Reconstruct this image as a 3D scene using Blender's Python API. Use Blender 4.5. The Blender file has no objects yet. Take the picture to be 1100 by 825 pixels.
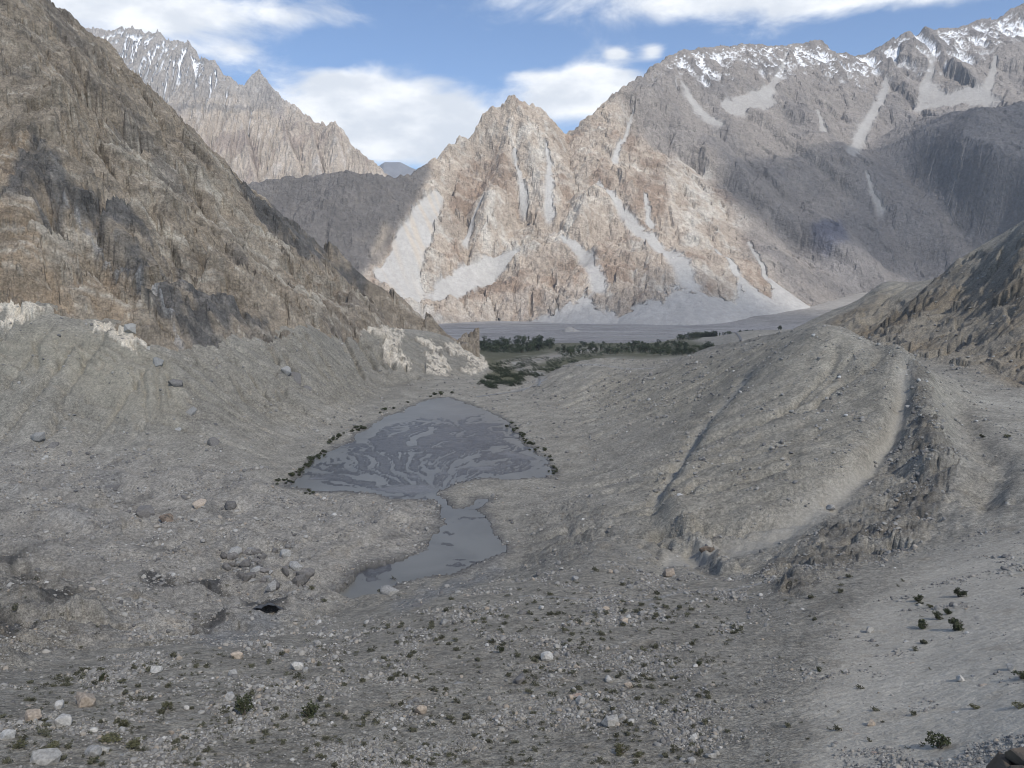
import bpy, math, random, time
import numpy as np
T0 = time.time()
rad = math.radians

# ------------------------------------------------------------------ camera, sky, sun, exposure
scene = bpy.context.scene
COL = scene.collection
FPX, PITCH, CAMZ = 831.0, rad(8.4), 260.0      # focal length in photo pixels, tilt, height above the river
cam_d = bpy.data.cameras.new('camera')
cam_d.sensor_width = 36.0
cam_d.lens = FPX / 1100.0 * 36.0
cam_d.clip_start, cam_d.clip_end = 0.5, 90000.0
cam = bpy.data.objects.new('camera', cam_d)
COL.objects.link(cam)
cam.location = (0, 0, CAMZ)
cam.rotation_euler = (rad(90) - PITCH, 0, 0)
scene.camera = cam

SUN_AZ, SUN_EL = rad(146), rad(47)              # bearing of the sun seen from above (0 = ahead, clockwise)
SUNV = np.array([math.sin(SUN_AZ) * math.cos(SUN_EL), math.cos(SUN_AZ) * math.cos(SUN_EL), math.sin(SUN_EL)])
sun_d = bpy.data.lights.new('sun', 'SUN')
sun_d.energy, sun_d.angle, sun_d.color = 3.7, rad(0.53), (1.0, 0.955, 0.89)
sun = bpy.data.objects.new('sun', sun_d)
COL.objects.link(sun)
from mathutils import Vector
sun.rotation_euler = Vector(SUNV).to_track_quat('Z', 'Y').to_euler()

scene.view_settings.view_transform = 'Standard'
scene.view_settings.look = 'None'
scene.view_settings.exposure = 0.62
scene.view_settings.gamma = 1.0
scene.view_settings.use_curve_mapping = False
HAZE, CLOUD_CLEAR = 2.4e-5, 0.66
scene.cycles.use_denoising = True
scene.cycles.filter_width = 0.95
scene.cycles.max_bounces = 8
scene.cycles.volume_bounces = 1
scene.cycles.transparent_max_bounces = 16


class NT:
    """small helper around a node tree"""
    def __init__(self, tree):
        self.t = tree
        tree.nodes.clear()

    def n(self, kind, props=None, **inp):
        nd = self.t.nodes.new(kind)
        for k, v in (props or {}).items():
            setattr(nd, k, v)
        for k, v in inp.items():
            key = int(k[1:]) if k[0] == 'i' and k[1:].isdigit() else k.replace('_', ' ')
            self.put(nd.inputs[key], v)
        return nd

    def put(self, sock, v):
        if isinstance(v, bpy.types.NodeSocket):
            self.t.links.new(v, sock)
        elif isinstance(v, bpy.types.Node):
            self.t.links.new(v.outputs[0], sock)
        else:
            sock.default_value = v

    def math(self, op, a, b=0.0, c=0.0, clamp=False):
        return self.n('ShaderNodeMath', {'operation': op, 'use_clamp': clamp}, i0=a, i1=b, i2=c).outputs[0]

    def vmath(self, op, a, b=(0, 0, 0)):
        nd = self.n('ShaderNodeVectorMath', {'operation': op}, i0=a, i1=b)
        return nd.outputs[1] if op in ('DOT_PRODUCT', 'LENGTH', 'DISTANCE') else nd.outputs[0]

    def noise(self, vec, scale, detail=4, rough=0.55, dist=0.0):
        return self.n('ShaderNodeTexNoise', None, Vector=vec, Scale=scale, Detail=detail, Roughness=rough,
                      Distortion=dist).outputs[0]

    def ramp(self, fac, lo, hi, a=0.0, b=1.0):
        nd = self.n('ShaderNodeMapRange', {'interpolation_type': 'SMOOTHSTEP'}, Value=fac)
        for k, v in zip(('From Min', 'From Max', 'To Min', 'To Max'), (lo, hi, a, b)):
            nd.inputs[k].default_value = v
        return nd.outputs[0]

    def mix(self, fac, a, b, mode='MIX'):
        nd = self.t.nodes.new('ShaderNodeMix')
        nd.data_type = 'RGBA'
        nd.blend_type = mode
        self.put(nd.inputs[0], fac)
        for s, v in ((nd.inputs[6], a), (nd.inputs[7], b)):
            if isinstance(v, tuple) and len(v) == 3:
                v = v + (1.0,)
            self.put(s, v)
        return nd.outputs[2]


def world_sky():
    w = bpy.data.worlds.new('World')
    scene.world = w
    w.use_nodes = True
    N = NT(w.node_tree)
    sky = N.n('ShaderNodeTexSky', {'sky_type': 'NISHITA', 'sun_disc': False})
    sky.sun_elevation, sky.sun_rotation = SUN_EL, SUN_AZ
    sky.altitude, sky.air_density, sky.dust_density, sky.ozone_density = 2600.0, 1.0, 0.6, 1.0
    g = N.n('ShaderNodeTexCoord').outputs['Generated']
    sep = N.n('ShaderNodeSeparateXYZ', None, Vector=g)
    dx, dy, dz = sep.outputs
    up = N.math('MAXIMUM', dz, 0.02)
    # a flat layer of broken cloud: puffs at cloud height seen in perspective
    zz = N.math('ADD', up, 0.10)
    px = N.math('DIVIDE', dx, zz)
    py = N.math('DIVIDE', dy, zz)
    lay = N.n('ShaderNodeCombineXYZ', None, X=px, Y=py, Z=2.3).outputs[0]
    warp = N.vmath('ADD', lay, N.vmath('SCALE', N.n('ShaderNodeTexNoise', None, Vector=lay, Scale=1.1, Detail=3).outputs[1]))
    n1 = N.noise(lay, 0.85, 8, 0.58, 0.35)
    sph = N.vmath('MULTIPLY', g, (9.0, 9.0, 20.0))
    n2 = N.noise(sph, 1.0, 9, 0.62, 0.5)
    n = N.math('ADD', N.math('MULTIPLY', n1, 0.4), N.math('MULTIPLY', n2, 0.6))
    # where banks of cloud stand: (bearing px from centre, photo row, half width, half height, strength)
    az = N.math('ARCTAN2', dx, dy)
    el = N.math('ARCSINE', dz)
    cov = None
    for (u, v, hw, hh, s) in SKY_BANKS:
        a0 = math.atan((u - 550) / FPX / math.cos(PITCH))
        e0 = math.atan((290 - v) / FPX * math.cos(a0) ** 1)
        qa = N.math('DIVIDE', N.math('SUBTRACT', az, a0), hw / FPX)
        qe = N.math('DIVIDE', N.math('SUBTRACT', el, e0), hh / FPX)
        r2 = N.math('ADD', N.math('MULTIPLY', qa, qa), N.math('MULTIPLY', qe, qe))
        gss = N.math('MULTIPLY', N.math('EXPONENT', N.math('MULTIPLY', r2, -1.0)), s)
        cov = gss if cov is None else N.math('ADD', cov, gss)
    dens = N.math('ADD', n, N.math('SUBTRACT', cov, 0.115))
    f = N.ramp(dens, 0.52, 0.78)
    shade = N.ramp(N.noise(N.vmath('ADD', sph, (0.0, 0.0, 0.35)), 1.3, 6, 0.55), 0.35, 0.7)
    ccol = N.mix(shade, (6.2, 6.5, 6.9), (9.6, 9.6, 9.5))
    skyc = N.mix(1.0, sky.outputs[0], (0.86, 0.98, 1.10), 'MULTIPLY')
    col = N.mix(N.math('MULTIPLY', f, 0.93), skyc, ccol)
    bg = N.n('ShaderNodeBackground', None, Color=col, Strength=0.095)
    N.n('ShaderNodeOutputWorld', None, Surface=bg.outputs[0])


SKY_BANKS = [(435, 142, 125, 44, 0.66), (635, 108, 58, 25, 0.66), (100, 6, 150, 40, 0.62), (930, -12, 330, 32, 0.62),
             (262, 74, 34, 14, 0.24), (655, 72, 12, 5, 0.30), (692, 70, 12, 7, 0.30), (330, 36, 60, 10, 0.17),
             (560, 93, 24, 6, 0.16), (370, 95, 60, 16, 0.18)]
world_sky()

# ------------------------------------------------------------------ projection helpers (photo pixel -> place)
SP, CP = math.sin(PITCH), math.cos(PITCH)


def P(u, v, Y):
    """world point seen at photo pixel (u, v) at the distance Y ahead of the camera"""
    dx, dy, dz = (u - 550.0), FPX * CP + (412.5 - v) * SP, -FPX * SP + (412.5 - v) * CP
    k = Y / dy
    return (dx * k, Y, CAMZ + dz * k)


def rays(uv):
    uv = np.asarray(uv, float)
    d = np.stack([uv[:, 0] - 550.0, FPX * CP + (412.5 - uv[:, 1]) * SP, -FPX * SP + (412.5 - uv[:, 1]) * CP], 1)
    return d / d[:, 1:2]


# ------------------------------------------------------------------ noise, grids, erosion
f32 = np.float32


def _h(ix, iy, seed):
    h = (ix.astype(np.uint32) * np.uint32(374761393) + iy.astype(np.uint32) * np.uint32(668265263)
         + np.uint32((seed * 974711 + 12345) & 0xffffffff))
    h = (h ^ (h >> np.uint32(13))) * np.uint32(1274126177)
    return h ^ (h >> np.uint32(16))


_ang = np.linspace(0, 2 * np.pi, 257)[:256]
_GX, _GY = np.cos(_ang).astype(f32), np.sin(_ang).astype(f32)


def gn(x, y, seed=0):
    x = np.asarray(x, f32); y = np.asarray(y, f32)
    xf, yf = np.floor(x), np.floor(y)
    ix, iy = xf.astype(np.int32), yf.astype(np.int32)
    fx, fy = x - xf, y - yf
    ux = fx * fx * fx * (fx * (fx * 6 - 15) + 10)
    uy = fy * fy * fy * (fy * (fy * 6 - 15) + 10)

    def c(ox, oy):
        h = (_h(ix + ox, iy + oy, seed) & np.uint32(255)).astype(np.intp)
        return _GX[h] * (fx - ox) + _GY[h] * (fy - oy)
    a, b, cc, d = c(0, 0), c(1, 0), c(0, 1), c(1, 1)
    r = a + ux * (b - a)
    return (r + uy * ((cc + ux * (d - cc)) - r)) * f32(1.5)


from concurrent.futures import ThreadPoolExecutor
POOL = ThreadPoolExecutor(4)


def fbm(x, y, wl, octv=5, gain=0.5, seed=0, ridged=False):
    x = np.asarray(x, f32); y = np.asarray(y, f32)
    if x.ndim == 2 and x.shape[0] >= 64:
        n = 8
        c = [(x.shape[0] * i // n, x.shape[0] * (i + 1) // n) for i in range(n)]
        return np.concatenate(list(POOL.map(lambda k: _fbm(x[k[0]:k[1]], y[k[0]:k[1]], wl, octv, gain, seed, ridged), c)))
    return _fbm(x, y, wl, octv, gain, seed, ridged)


def _fbm(x, y, wl, octv=5, gain=0.5, seed=0, ridged=False):
    s = np.zeros(np.shape(x), f32); a = 1.0; tot = 0.0; f = 1.0 / wl
    for o in range(octv):
        v = gn(np.asarray(x) * f + 17.3 * o, np.asarray(y) * f - 9.1 * o, seed + o * 7)
        if ridged:
            v = 1 - 2 * np.abs(v)
        s += f32(a) * v
        tot += a; a *= gain; f *= 2.03
    return s / f32(tot)


def facets(x, y, wl, seed=0, tilt=0.5):
    """broken rock: jittered cells, each a tilted plane at its own level"""
    x = np.asarray(x, f32); y = np.asarray(y, f32)
    if x.ndim == 2 and x.shape[0] >= 64:
        n = 8
        c = [(x.shape[0] * i // n, x.shape[0] * (i + 1) // n) for i in range(n)]
        return np.concatenate(list(POOL.map(lambda k: _facets(x[k[0]:k[1]], y[k[0]:k[1]], wl, seed, tilt), c)))
    return _facets(x, y, wl, seed, tilt)


def _facets(x, y, wl, seed, tilt):
    px, py = x / f32(wl), y / f32(wl)
    ix, iy = np.floor(px).astype(np.int32), np.floor(py).astype(np.int32)
    best = np.full(x.shape, 1e9, f32); val_ = np.zeros(x.shape, f32)
    for oy in (-1, 0, 1):
        for ox in (-1, 0, 1):
            h = _h(ix + ox, iy + oy, seed)
            jx = (h & np.uint32(1023)).astype(f32) / f32(1023); jy = ((h >> np.uint32(10)) & np.uint32(1023)).astype(f32) / f32(1023)
            dx, dy = px - (ix + ox + jx), py - (iy + oy + jy)
            d = dx * dx + dy * dy
            h2 = _h(ix + ox, iy + oy, seed + 77)
            a = (h2 & np.uint32(255)).astype(np.intp)
            lv = ((h2 >> np.uint32(8)) & np.uint32(1023)).astype(f32) / f32(511.5) - 1
            v = lv * f32(0.5) + f32(tilt) * 2 * (_GX[a] * dx + _GY[a] * dy)
            m = d < best
            best = np.where(m, d, best); val_ = np.where(m, v, val_)
    return val_


def sstep(x, a, b):
    t = np.clip((x - a) / (b - a), 0, 1)
    return t * t * (3 - 2 * t)


def blur(a, r, it=2):
    """box blur (edges repeated)"""
    for _ in range(it):
        for ax in (0, 1):
            p = np.concatenate([np.repeat(a.take([0], ax), r + 1, ax), a, np.repeat(a.take([-1], ax), r, ax)], ax)
            c = np.cumsum(p, ax, dtype=np.float64)
            n = a.shape[ax]
            a = (c.take(np.arange(2 * r + 1, 2 * r + 1 + n), ax) - c.take(np.arange(0, n), ax)) / (2 * r + 1)
    return a


def inpoly(x, y, poly):
    r = np.zeros(x.shape, bool)
    n = len(poly)
    for i in range(n):
        x0, y0 = poly[i]; x1, y1 = poly[(i + 1) % n]
        if y0 == y1:
            continue
        c = ((y0 > y) != (y1 > y)) & (x < (x1 - x0) * (y - y0) / (y1 - y0) + x0)
        r ^= c
    return r


def seg_dist(x, y, pts):
    """distance to a polyline and the fraction along it"""
    best = np.full(x.shape, 1e9); tt = np.zeros(x.shape)
    for i in range(len(pts) - 1):
        (ax, ay), (bx, by) = pts[i][:2], pts[i + 1][:2]
        vx, vy = bx - ax, by - ay
        L = vx * vx + vy * vy + 1e-9
        t = np.clip(((x - ax) * vx + (y - ay) * vy) / L, 0, 1)
        d = np.hypot(x - ax - t * vx, y - ay - t * vy)
        m = d < best
        best = np.where(m, d, best); tt = np.where(m, i + t, tt)
    return best, tt


def rbf(cx, cy, cz, qx, qy, c=0.2, smooth=1e-4):
    n = len(cx)
    A = np.sqrt((cx[:, None] - cx[None]) ** 2 + (cy[:, None] - cy[None]) ** 2 + c * c)
    M = np.zeros((n + 3, n + 3))
    M[:n, :n] = -A + np.eye(n) * smooth
    M[:n, n] = 1; M[:n, n + 1] = cx; M[:n, n + 2] = cy
    M[n:, :n] = M[:n, n:].T
    w = np.linalg.solve(M, np.r_[cz, 0, 0, 0])
    out = (w[n] + w[n + 1] * qx + w[n + 2] * qy).astype(f32)
    qx32, qy32 = qx.astype(f32), qy.astype(f32)
    for i in range(n):
        out -= f32(w[i]) * np.sqrt((qx32 - f32(cx[i])) ** 2 + (qy32 - f32(cy[i])) ** 2 + f32(c * c))
    return out.astype(float)


def erode(z, dx, iters, K, m=0.45, diff=0.0, maxcut=1e9):
    """stream-power incision on a regular grid"""
    z0 = z.copy(); ny, nx = z.shape; N = ny * nx
    idx = np.arange(N).reshape(ny, nx)
    for it in range(iters):
        best = np.zeros((ny, nx)); rec = idx.copy(); dist = np.full((ny, nx), dx)
        for oy in (-1, 0, 1):
            for ox in (-1, 0, 1):
                if not (ox or oy):
                    continue
                ys, xs = slice(max(0, -oy), ny - max(0, oy)), slice(max(0, -ox), nx - max(0, ox))
                yn, xn = slice(max(0, oy), ny + min(0, oy)), slice(max(0, ox), nx + min(0, ox))
                L = dx * (1.41421 if ox and oy else 1.0)
                s = (z[ys, xs] - z[yn, xn]) / L
                b = s > best[ys, xs]
                best[ys, xs] = np.where(b, s, best[ys, xs])
                rec[ys, xs] = np.where(b, idx[yn, xn], rec[ys, xs])
                dist[ys, xs] = np.where(b, L, dist[ys, xs])
        zf = z.ravel(); order = np.argsort(zf)
        rl = rec.ravel().tolist(); ol = order.tolist()
        A = [dx * dx] * N
        for i in reversed(ol):
            r = rl[i]
            if r != i:
                A[r] += A[i]
        F = (K * np.array(A) ** m / dist.ravel()).tolist()
        zl = zf.tolist()
        for i in ol:
            r = rl[i]
            if r != i and zl[r] < zl[i]:
                k = F[i]
                zl[i] = (zl[i] + k * zl[r]) / (1 + k)
        z = np.array(zl).reshape(ny, nx)
        if diff:
            z = z + diff * (blur(z, 1, 1) - z)
        z = np.maximum(z, z0 - maxcut)
    return z


def sample(g, x0, y0, dx, X, Y):
    """smooth (Catmull-Rom) lookup in a regular grid"""
    ny, nx = g.shape
    fx = np.clip((X - x0) / dx, 1, nx - 3); fy = np.clip((Y - y0) / dx, 1, ny - 3)
    ix, iy = fx.astype(int), fy.astype(int)
    tx, ty = fx - ix, fy - iy

    def w(t):
        return (-.5 * t + t * t - .5 * t ** 3, 1 - 2.5 * t * t + 1.5 * t ** 3, .5 * t + 2 * t * t - 1.5 * t ** 3, -.5 * t * t + .5 * t ** 3)
    wx, wy = w(tx), w(ty)
    out = 0
    for j in range(4):
        row = 0
        for i in range(4):
            row = row + wx[i] * g[iy + j - 1, ix + i - 1]
        out = out + wy[j] * row
    return out


class Sheet:
    """a height sheet on a fan-shaped grid: columns a = X/Y, rows at growing Y"""
    def __init__(self, a0, a1, na, Ys):
        self.a = np.linspace(a0, a1, na); self.Y = np.asarray(Ys, float)
        A, YY = np.meshgrid(self.a, self.Y)
        self.X, self.YY = A * YY, YY
        self.z = np.zeros_like(A)

    def h(self, x, y):
        x = np.asarray(x, float); y = np.asarray(y, float)
        na, nr = len(self.a), len(self.Y)
        fa = np.clip((x / np.maximum(y, 1) - self.a[0]) / (self.a[1] - self.a[0]), 0, na - 1.001)
        fr = np.clip(np.interp(y, self.Y, np.arange(nr)), 0, nr - 1.001)
        i, j = fa.astype(int), fr.astype(int); s, t = fa - i, fr - j
        z = self.z
        return (z[j, i] * (1 - s) + z[j, i + 1] * s) * (1 - t) + (z[j + 1, i] * (1 - s) + z[j + 1, i + 1] * s) * t

    def cast(self, uv, ymin=None, ymax=None):
        """where the sight lines through photo pixels meet the sheet"""
        d = rays(uv)
        ys = self.Y[(self.Y >= (ymin or self.Y[0])) & (self.Y <= (ymax or self.Y[-1]))]
        hit = np.full(len(d), np.nan); prev = None
        for k in range(len(ys)):
            g = CAMZ + d[:, 2] * ys[k] - self.h(d[:, 0] * ys[k], np.full(len(d), ys[k]))
            if prev is not None:
                m = np.isnan(hit) & (g <= 0)
                if m.any():
                    f = np.clip(prev[m] / (prev[m] - g[m] + 1e-9), 0, 1)
                    hit[m] = ys[k - 1] + f * (ys[k] - ys[k - 1])
            prev = g
        hit = np.where(np.isnan(hit), ys[-1], hit)
        x, y = d[:, 0] * hit, hit
        return np.stack([x, y, self.h(x, y)], 1)


def mesh_from_grid(name, X, Y, Z, attrs, mat, keep=None, smooth=True):
    nr, na = X.shape
    idx = np.arange(nr * na).reshape(nr, na)
    q = np.stack([idx[:-1, :-1], idx[:-1, 1:], idx[1:, 1:], idx[1:, :-1]], -1).reshape(-1, 4)
    co = np.stack([X, Y, Z], -1).reshape(-1, 3)
    if keep is not None:
        k = (keep[:-1, :-1] | keep[:-1, 1:] | keep[1:, 1:] | keep[1:, :-1]).ravel()
        q = q[k]
    used = np.zeros(nr * na, bool); used[q.ravel()] = True
    re = np.cumsum(used) - 1
    co = co[used]; q = re[q]
    me = bpy.data.meshes.new(name)
    me.vertices.add(len(co)); me.vertices.foreach_set('co', co.astype(f32).ravel())
    me.loops.add(q.size); me.loops.foreach_set('vertex_index', q.astype(np.int32).ravel())
    me.polygons.add(len(q)); me.polygons.foreach_set('loop_start', np.arange(0, q.size, 4, dtype=np.int32))
    me.update(calc_edges=True)
    me.polygons.foreach_set('use_smooth', np.full(len(q), smooth))
    for k, a in attrs.items():
        if a.ndim == 3:
            at = me.attributes.new(k, 'FLOAT_COLOR', 'POINT')
            c = np.concatenate([a.reshape(-1, 3)[used], np.ones((len(co), 1))], 1)
            at.data.foreach_set('color', c.astype(f32).ravel())
        else:
            at = me.attributes.new(k, 'FLOAT', 'POINT')
            at.data.foreach_set('value', a.reshape(-1)[used].astype(f32))
    me.materials.append(mat)
    o = bpy.data.objects.new(name, me)
    COL.objects.link(o)
    return o


def lerp3(c, col, m):
    return c + (np.asarray(col)[None, None] - c) * m[..., None]


# ------------------------------------------------------------------ materials
def mat_terrain(name, bumps, rough=0.95, spec=0.12, speck=(6.0, 0.35), fine=(60.0, 0.25), wet=False, grain=0.16):
    """albedo from the 'col' attribute, broken up by stone-sized grain; relief from several noises (wavelength m, height m)"""
    m = bpy.data.materials.new(name)
    m.use_nodes = True
    N = NT(m.node_tree)
    pos = N.n('ShaderNodeNewGeometry').outputs['Position']
    col = N.n('ShaderNodeAttribute', {'attribute_name': 'col'}).outputs['Color']
    sm = N.n('ShaderNodeAttribute', {'attribute_name': 'smooth'}).outputs['Fac']
    rgh = N.math('SUBTRACT', 1.0, N.math('MULTIPLY', sm, 0.75))
    a = N.ramp(N.noise(pos, 1.0 / speck[0], 6, 0.7), 0.25, 0.75, 1 - speck[1], 1 + speck[1])
    b = N.ramp(N.noise(pos, 1.0 / fine[0], 5, 0.6), 0.3, 0.7, 1 - fine[1], 1 + fine[1])
    g2 = N.ramp(N.noise(pos, 4.0 / speck[0], 3, 0.8), 0.35, 0.65, 1 - grain, 1 + grain)
    k = N.math('MULTIPLY', N.math('MULTIPLY', a, b), g2)
    k = N.math('ADD', N.math('MULTIPLY', N.math('SUBTRACT', k, 1.0), rgh), 1.0)
    c = N.mix(1.0, col, N.n('ShaderNodeCombineXYZ', None, X=k, Y=k, Z=k).outputs[0], 'MULTIPLY')
    nrm = None
    for (wl, hgt, st) in bumps:
        hh = N.math('MULTIPLY', N.noise(pos, 1.0 / wl, 5, 0.62), rgh)
        bn = N.n('ShaderNodeBump', None, Strength=st, Distance=hgt, Height=hh)
        if nrm is not None:
            N.put(bn.inputs['Normal'], nrm)
        nrm = bn.outputs[0]
    bs = N.n('ShaderNodeBsdfPrincipled')
    N.put(bs.inputs['Base Color'], c)
    bs.inputs['Roughness'].default_value = rough
    bs.inputs['Specular IOR Level'].default_value = spec
    if wet:
        w = N.n('ShaderNodeAttribute', {'attribute_name': 'wet'}).outputs['Fac']
        N.put(bs.inputs['Roughness'], N.ramp(w, 0.0, 1.0, rough, 0.32))
        N.put(bs.inputs['Specular IOR Level'], N.ramp(w, 0.0, 1.0, spec, 0.45))
    if nrm is not None:
        N.put(bs.inputs['Normal'], nrm)
    N.n('ShaderNodeOutputMaterial', None, Surface=bs.outputs[0])
    return m


def mat_plain(name, col, rough=0.8, vary=0.25, scale=3.0, bump=0.0, spec=0.2, hue=None):
    m = bpy.data.materials.new(name)
    m.use_nodes = True
    N = NT(m.node_tree)
    pos = N.n('ShaderNodeNewGeometry').outputs['Position']
    n = N.noise(pos, scale, 5, 0.6)
    k = N.ramp(n, 0.3, 0.7, 1 - vary, 1 + vary)
    rnd = N.n('ShaderNodeObjectInfo').outputs['Random']
    k = N.math('MULTIPLY', k, N.ramp(rnd, 0, 1, 0.82, 1.18))
    c = N.mix(1.0, tuple(col), N.n('ShaderNodeCombineXYZ', None, X=k, Y=k, Z=k).outputs[0], 'MULTIPLY')
    if hue:
        c = N.mix(N.ramp(N.noise(pos, scale * 0.35, 3), 0.45, 0.65), c, hue)
    bs = N.n('ShaderNodeBsdfPrincipled')
    N.put(bs.inputs['Base Color'], c)
    bs.inputs['Roughness'].default_value = rough
    bs.inputs['Specular IOR Level'].default_value = spec
    if bump:
        bn = N.n('ShaderNodeBump', None, Strength=0.8, Distance=bump, Height=N.noise(pos, scale * 2, 6, 0.65))
        N.put(bs.inputs['Normal'], bn.outputs[0])
    N.n('ShaderNodeOutputMaterial', None, Surface=bs.outputs[0])
    return m


def mat_water(name, col, rough, scale=0.6, amp=0.02):
    m = bpy.data.materials.new(name)
    m.use_nodes = True
    N = NT(m.node_tree)
    pos = N.n('ShaderNodeNewGeometry').outputs['Position']
    silt = N.ramp(N.noise(pos, 0.02, 5, 0.6, 1.0), 0.35, 0.65)
    c = N.mix(silt, tuple(col), tuple(min(1, x * 1.25) for x in col))
    bs = N.n('ShaderNodeBsdfPrincipled')
    N.put(bs.inputs['Base Color'], c)
    bs.inputs['Roughness'].default_value = rough
    bs.inputs['IOR'].default_value = 1.33
    bn = N.n('ShaderNodeBump', None, Strength=0.5, Distance=amp, Height=N.noise(pos, scale, 4, 0.6))
    N.put(bs.inputs['Normal'], bn.outputs[0])
    N.n('ShaderNodeOutputMaterial', None, Surface=bs.outputs[0])
    return m


def structure(o):
    o['kind'] = 'structure'
    return o


def stuff(o, label, cat):
    o['kind'] = 'stuff'; o['label'] = label; o['category'] = cat
    return o


def log(s):
    print('[%.1fs] %s' % (time.time() - T0, s), flush=True)

#@@TERRAIN
# ------------------------------------------------------------------ valley: moraines, debris, basin of the lake
LAKE_Z = CAMZ - 135.0


def plane_cast(uv, z):
    d = rays(uv)
    k = (z - CAMZ) / d[:, 2]
    return np.stack([d[:, 0] * k, k], 1)


LAKE_PX = [(481, 427), (501, 434), (527, 443), (545, 452), (559, 472), (580, 488), (593, 507), (588, 513), (559, 514),
           (521, 513), (495, 517), (470, 528), (461, 537), (431, 536), (396, 530), (338, 527), (306, 523), (321, 513),
           (344, 490), (376, 475), (402, 455), (431, 442), (460, 429)]
POND_PX = [(466, 533), (473, 534), (488, 546), (501, 545), (512, 537), (524, 536), (514, 548), (530, 565), (542, 592),
           (524, 600), (484, 618), (426, 627), (409, 646), (376, 650), (356, 645), (373, 629), (388, 612), (431, 603),
           (452, 594), (466, 574), (480, 560), (470, 542)]
lake_xy, pond_xy = plane_cast(LAKE_PX, LAKE_Z), plane_cast(POND_PX, LAKE_Z)

V_CTRL = [  # photo pixel and distance ahead of surface points
    (-150, 825, 85), (0, 825, 88), (200, 825, 92), (400, 825, 95), (600, 825, 95), (800, 825, 92), (1000, 825, 82), (1100, 825, 72), (1250, 825, 60),
    (-150, 760, 108), (0, 760, 112), (200, 760, 120), (400, 760, 124), (600, 760, 124), (800, 760, 119), (1000, 760, 104), (1100, 760, 92), (1250, 760, 78),
    (-150, 700, 165), (0, 700, 170), (200, 700, 168), (400, 700, 166), (600, 700, 160), (800, 700, 152), (1000, 700, 135), (1100, 700, 120), (1250, 700, 100),
    (-150, 650, 235), (0, 650, 240), (150, 650, 245), (285, 668, 238), (450, 650, 222), (600, 650, 205), (750, 650, 200), (900, 650, 185), (1000, 650, 170), (1100, 650, 152),
    (300, 685, 196), (400, 668, 212), (520, 625, 258), (-150, 600, 310), (0, 600, 312), (150, 600, 335), (300, 600, 345), (0, 560, 372), (0, 520, 430), (100, 520, 440),
    (200, 540, 430), (250, 540, 425), (350, 550, 413), (-150, 520, 430), (0, 487, 503), (100, 482, 513), (200, 490, 500), (280, 500, 500), (-150, 485, 505),
    (-150, 318, 640), (0, 322, 648), (50, 327, 650), (0, 345, 628), (60, 348, 630), (130, 349, 648), (130, 358, 634), (190, 376, 640), (250, 362, 720), (330, 347, 850), (400, 348, 1050), (470, 357, 1300), (500, 372, 1340),
    (0, 410, 565), (100, 415, 572), (200, 430, 570), (280, 420, 660), (400, 395, 900),
    (330, 455, 640), (300, 490, 545), (400, 437, 765), (450, 421, 855), (500, 405, 1000), (520, 391, 1330), (590, 405, 1050), (560, 395, 1400), (580, 385, 1800), (640, 372, 2500),
    (605, 500, 527), (600, 470, 615), (575, 440, 742), (650, 500, 500), (650, 450, 640), (650, 420, 760), (640, 386, 900), (600, 393, 930), (572, 410, 950), (720, 388, 850),
    (760, 375, 800), (820, 362, 700), (880, 350, 600), (910, 358, 570), (940, 372, 540), (1000, 410, 470), (700, 450, 590), (760, 420, 600), (820, 420, 520), (820, 480, 430), (760, 480, 460),
    (700, 520, 420), (690, 560, 355), (760, 560, 345), (760, 600, 290), (840, 540, 340), (900, 480, 400), (900, 420, 490), (900, 560, 310), (950, 450, 425), (950, 520, 340),
    (985, 470, 392), (1040, 510, 325), (1000, 560, 275), (1100, 560, 245), (1100, 500, 330), (1100, 450, 430), (1050, 430, 500), (1100, 425, 520), (1000, 600, 225), (1100, 600, 200),
    (900, 600, 240), (820, 620, 235), (545, 605, 345), (600, 600, 300), (600, 560, 385), (650, 600, 275), (1000, 400, 640), (1250, 425, 520), (1250, 560, 230),
    (1100, 400, 600), (1100, 340, 700), (1100, 240, 880), (1040, 277, 960), (1000, 302, 1010), (1020, 380, 720), (1030, 350, 800), (1040, 310, 900), (960, 352, 900), (940, 368, 850),
    (965, 304, 1300), (945, 305, 1300), (932, 322, 1320), (912, 328, 1350), (890, 338, 1380), (868, 349, 1400), (975, 330, 1080), (950, 345, 1080), (1250, 240, 850), (1250, 180, 1000), (1350, 300, 700),
    (790, 353, 2250), (752, 368, 2350), (830, 351, 2300), (860, 349, 2350), (700, 381, 2000), (770, 378, 2050),
]
V_FREE = [  # (column, distance, height below the camera) of ground the photograph does not show
    (-150, 50, -46), (300, 50, -46), (700, 48, -44), (1100, 42, -33), (-150, 20, -25), (550, 20, -24), (1250, 20, -18), (-150, 8, -10), (550, 8, -10), (1250, 8, -7),
    (880, 760, -85), (930, 760, -85), (900, 1000, -105), (860, 1600, -190), (760, 1000, -120), (640, 1150, -135), (820, 1100, -120), (700, 1500, -190), (1000, 1600, -100), (1100, 1300, 30), (1250, 1500, 100),
    (950, 1600, -150), (1100, 1900, -150), (1250, 2000, -50), (800, 1700, -200), (600, 2300, -240), (900, 2700, -257), (700, 2700, -259),
    (500, 2700, -259), (540, 2100, -234), (300, 2700, -259), (0, 2700, -250), (400, 2000, -220), (200, 1500, -150), (0, 1200, -30), (-150, 1000, -10), (-150, 2700, -250),
    (1100, 2700, -255), (1250, 2700, -250), (940, 2000, -210), (300, 900, -55), (100, 800, -36), (-100, 800, -22), (430, 470, -137), (500, 700, -137), (430, 650, -137), (540, 470, -136),
]


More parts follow.
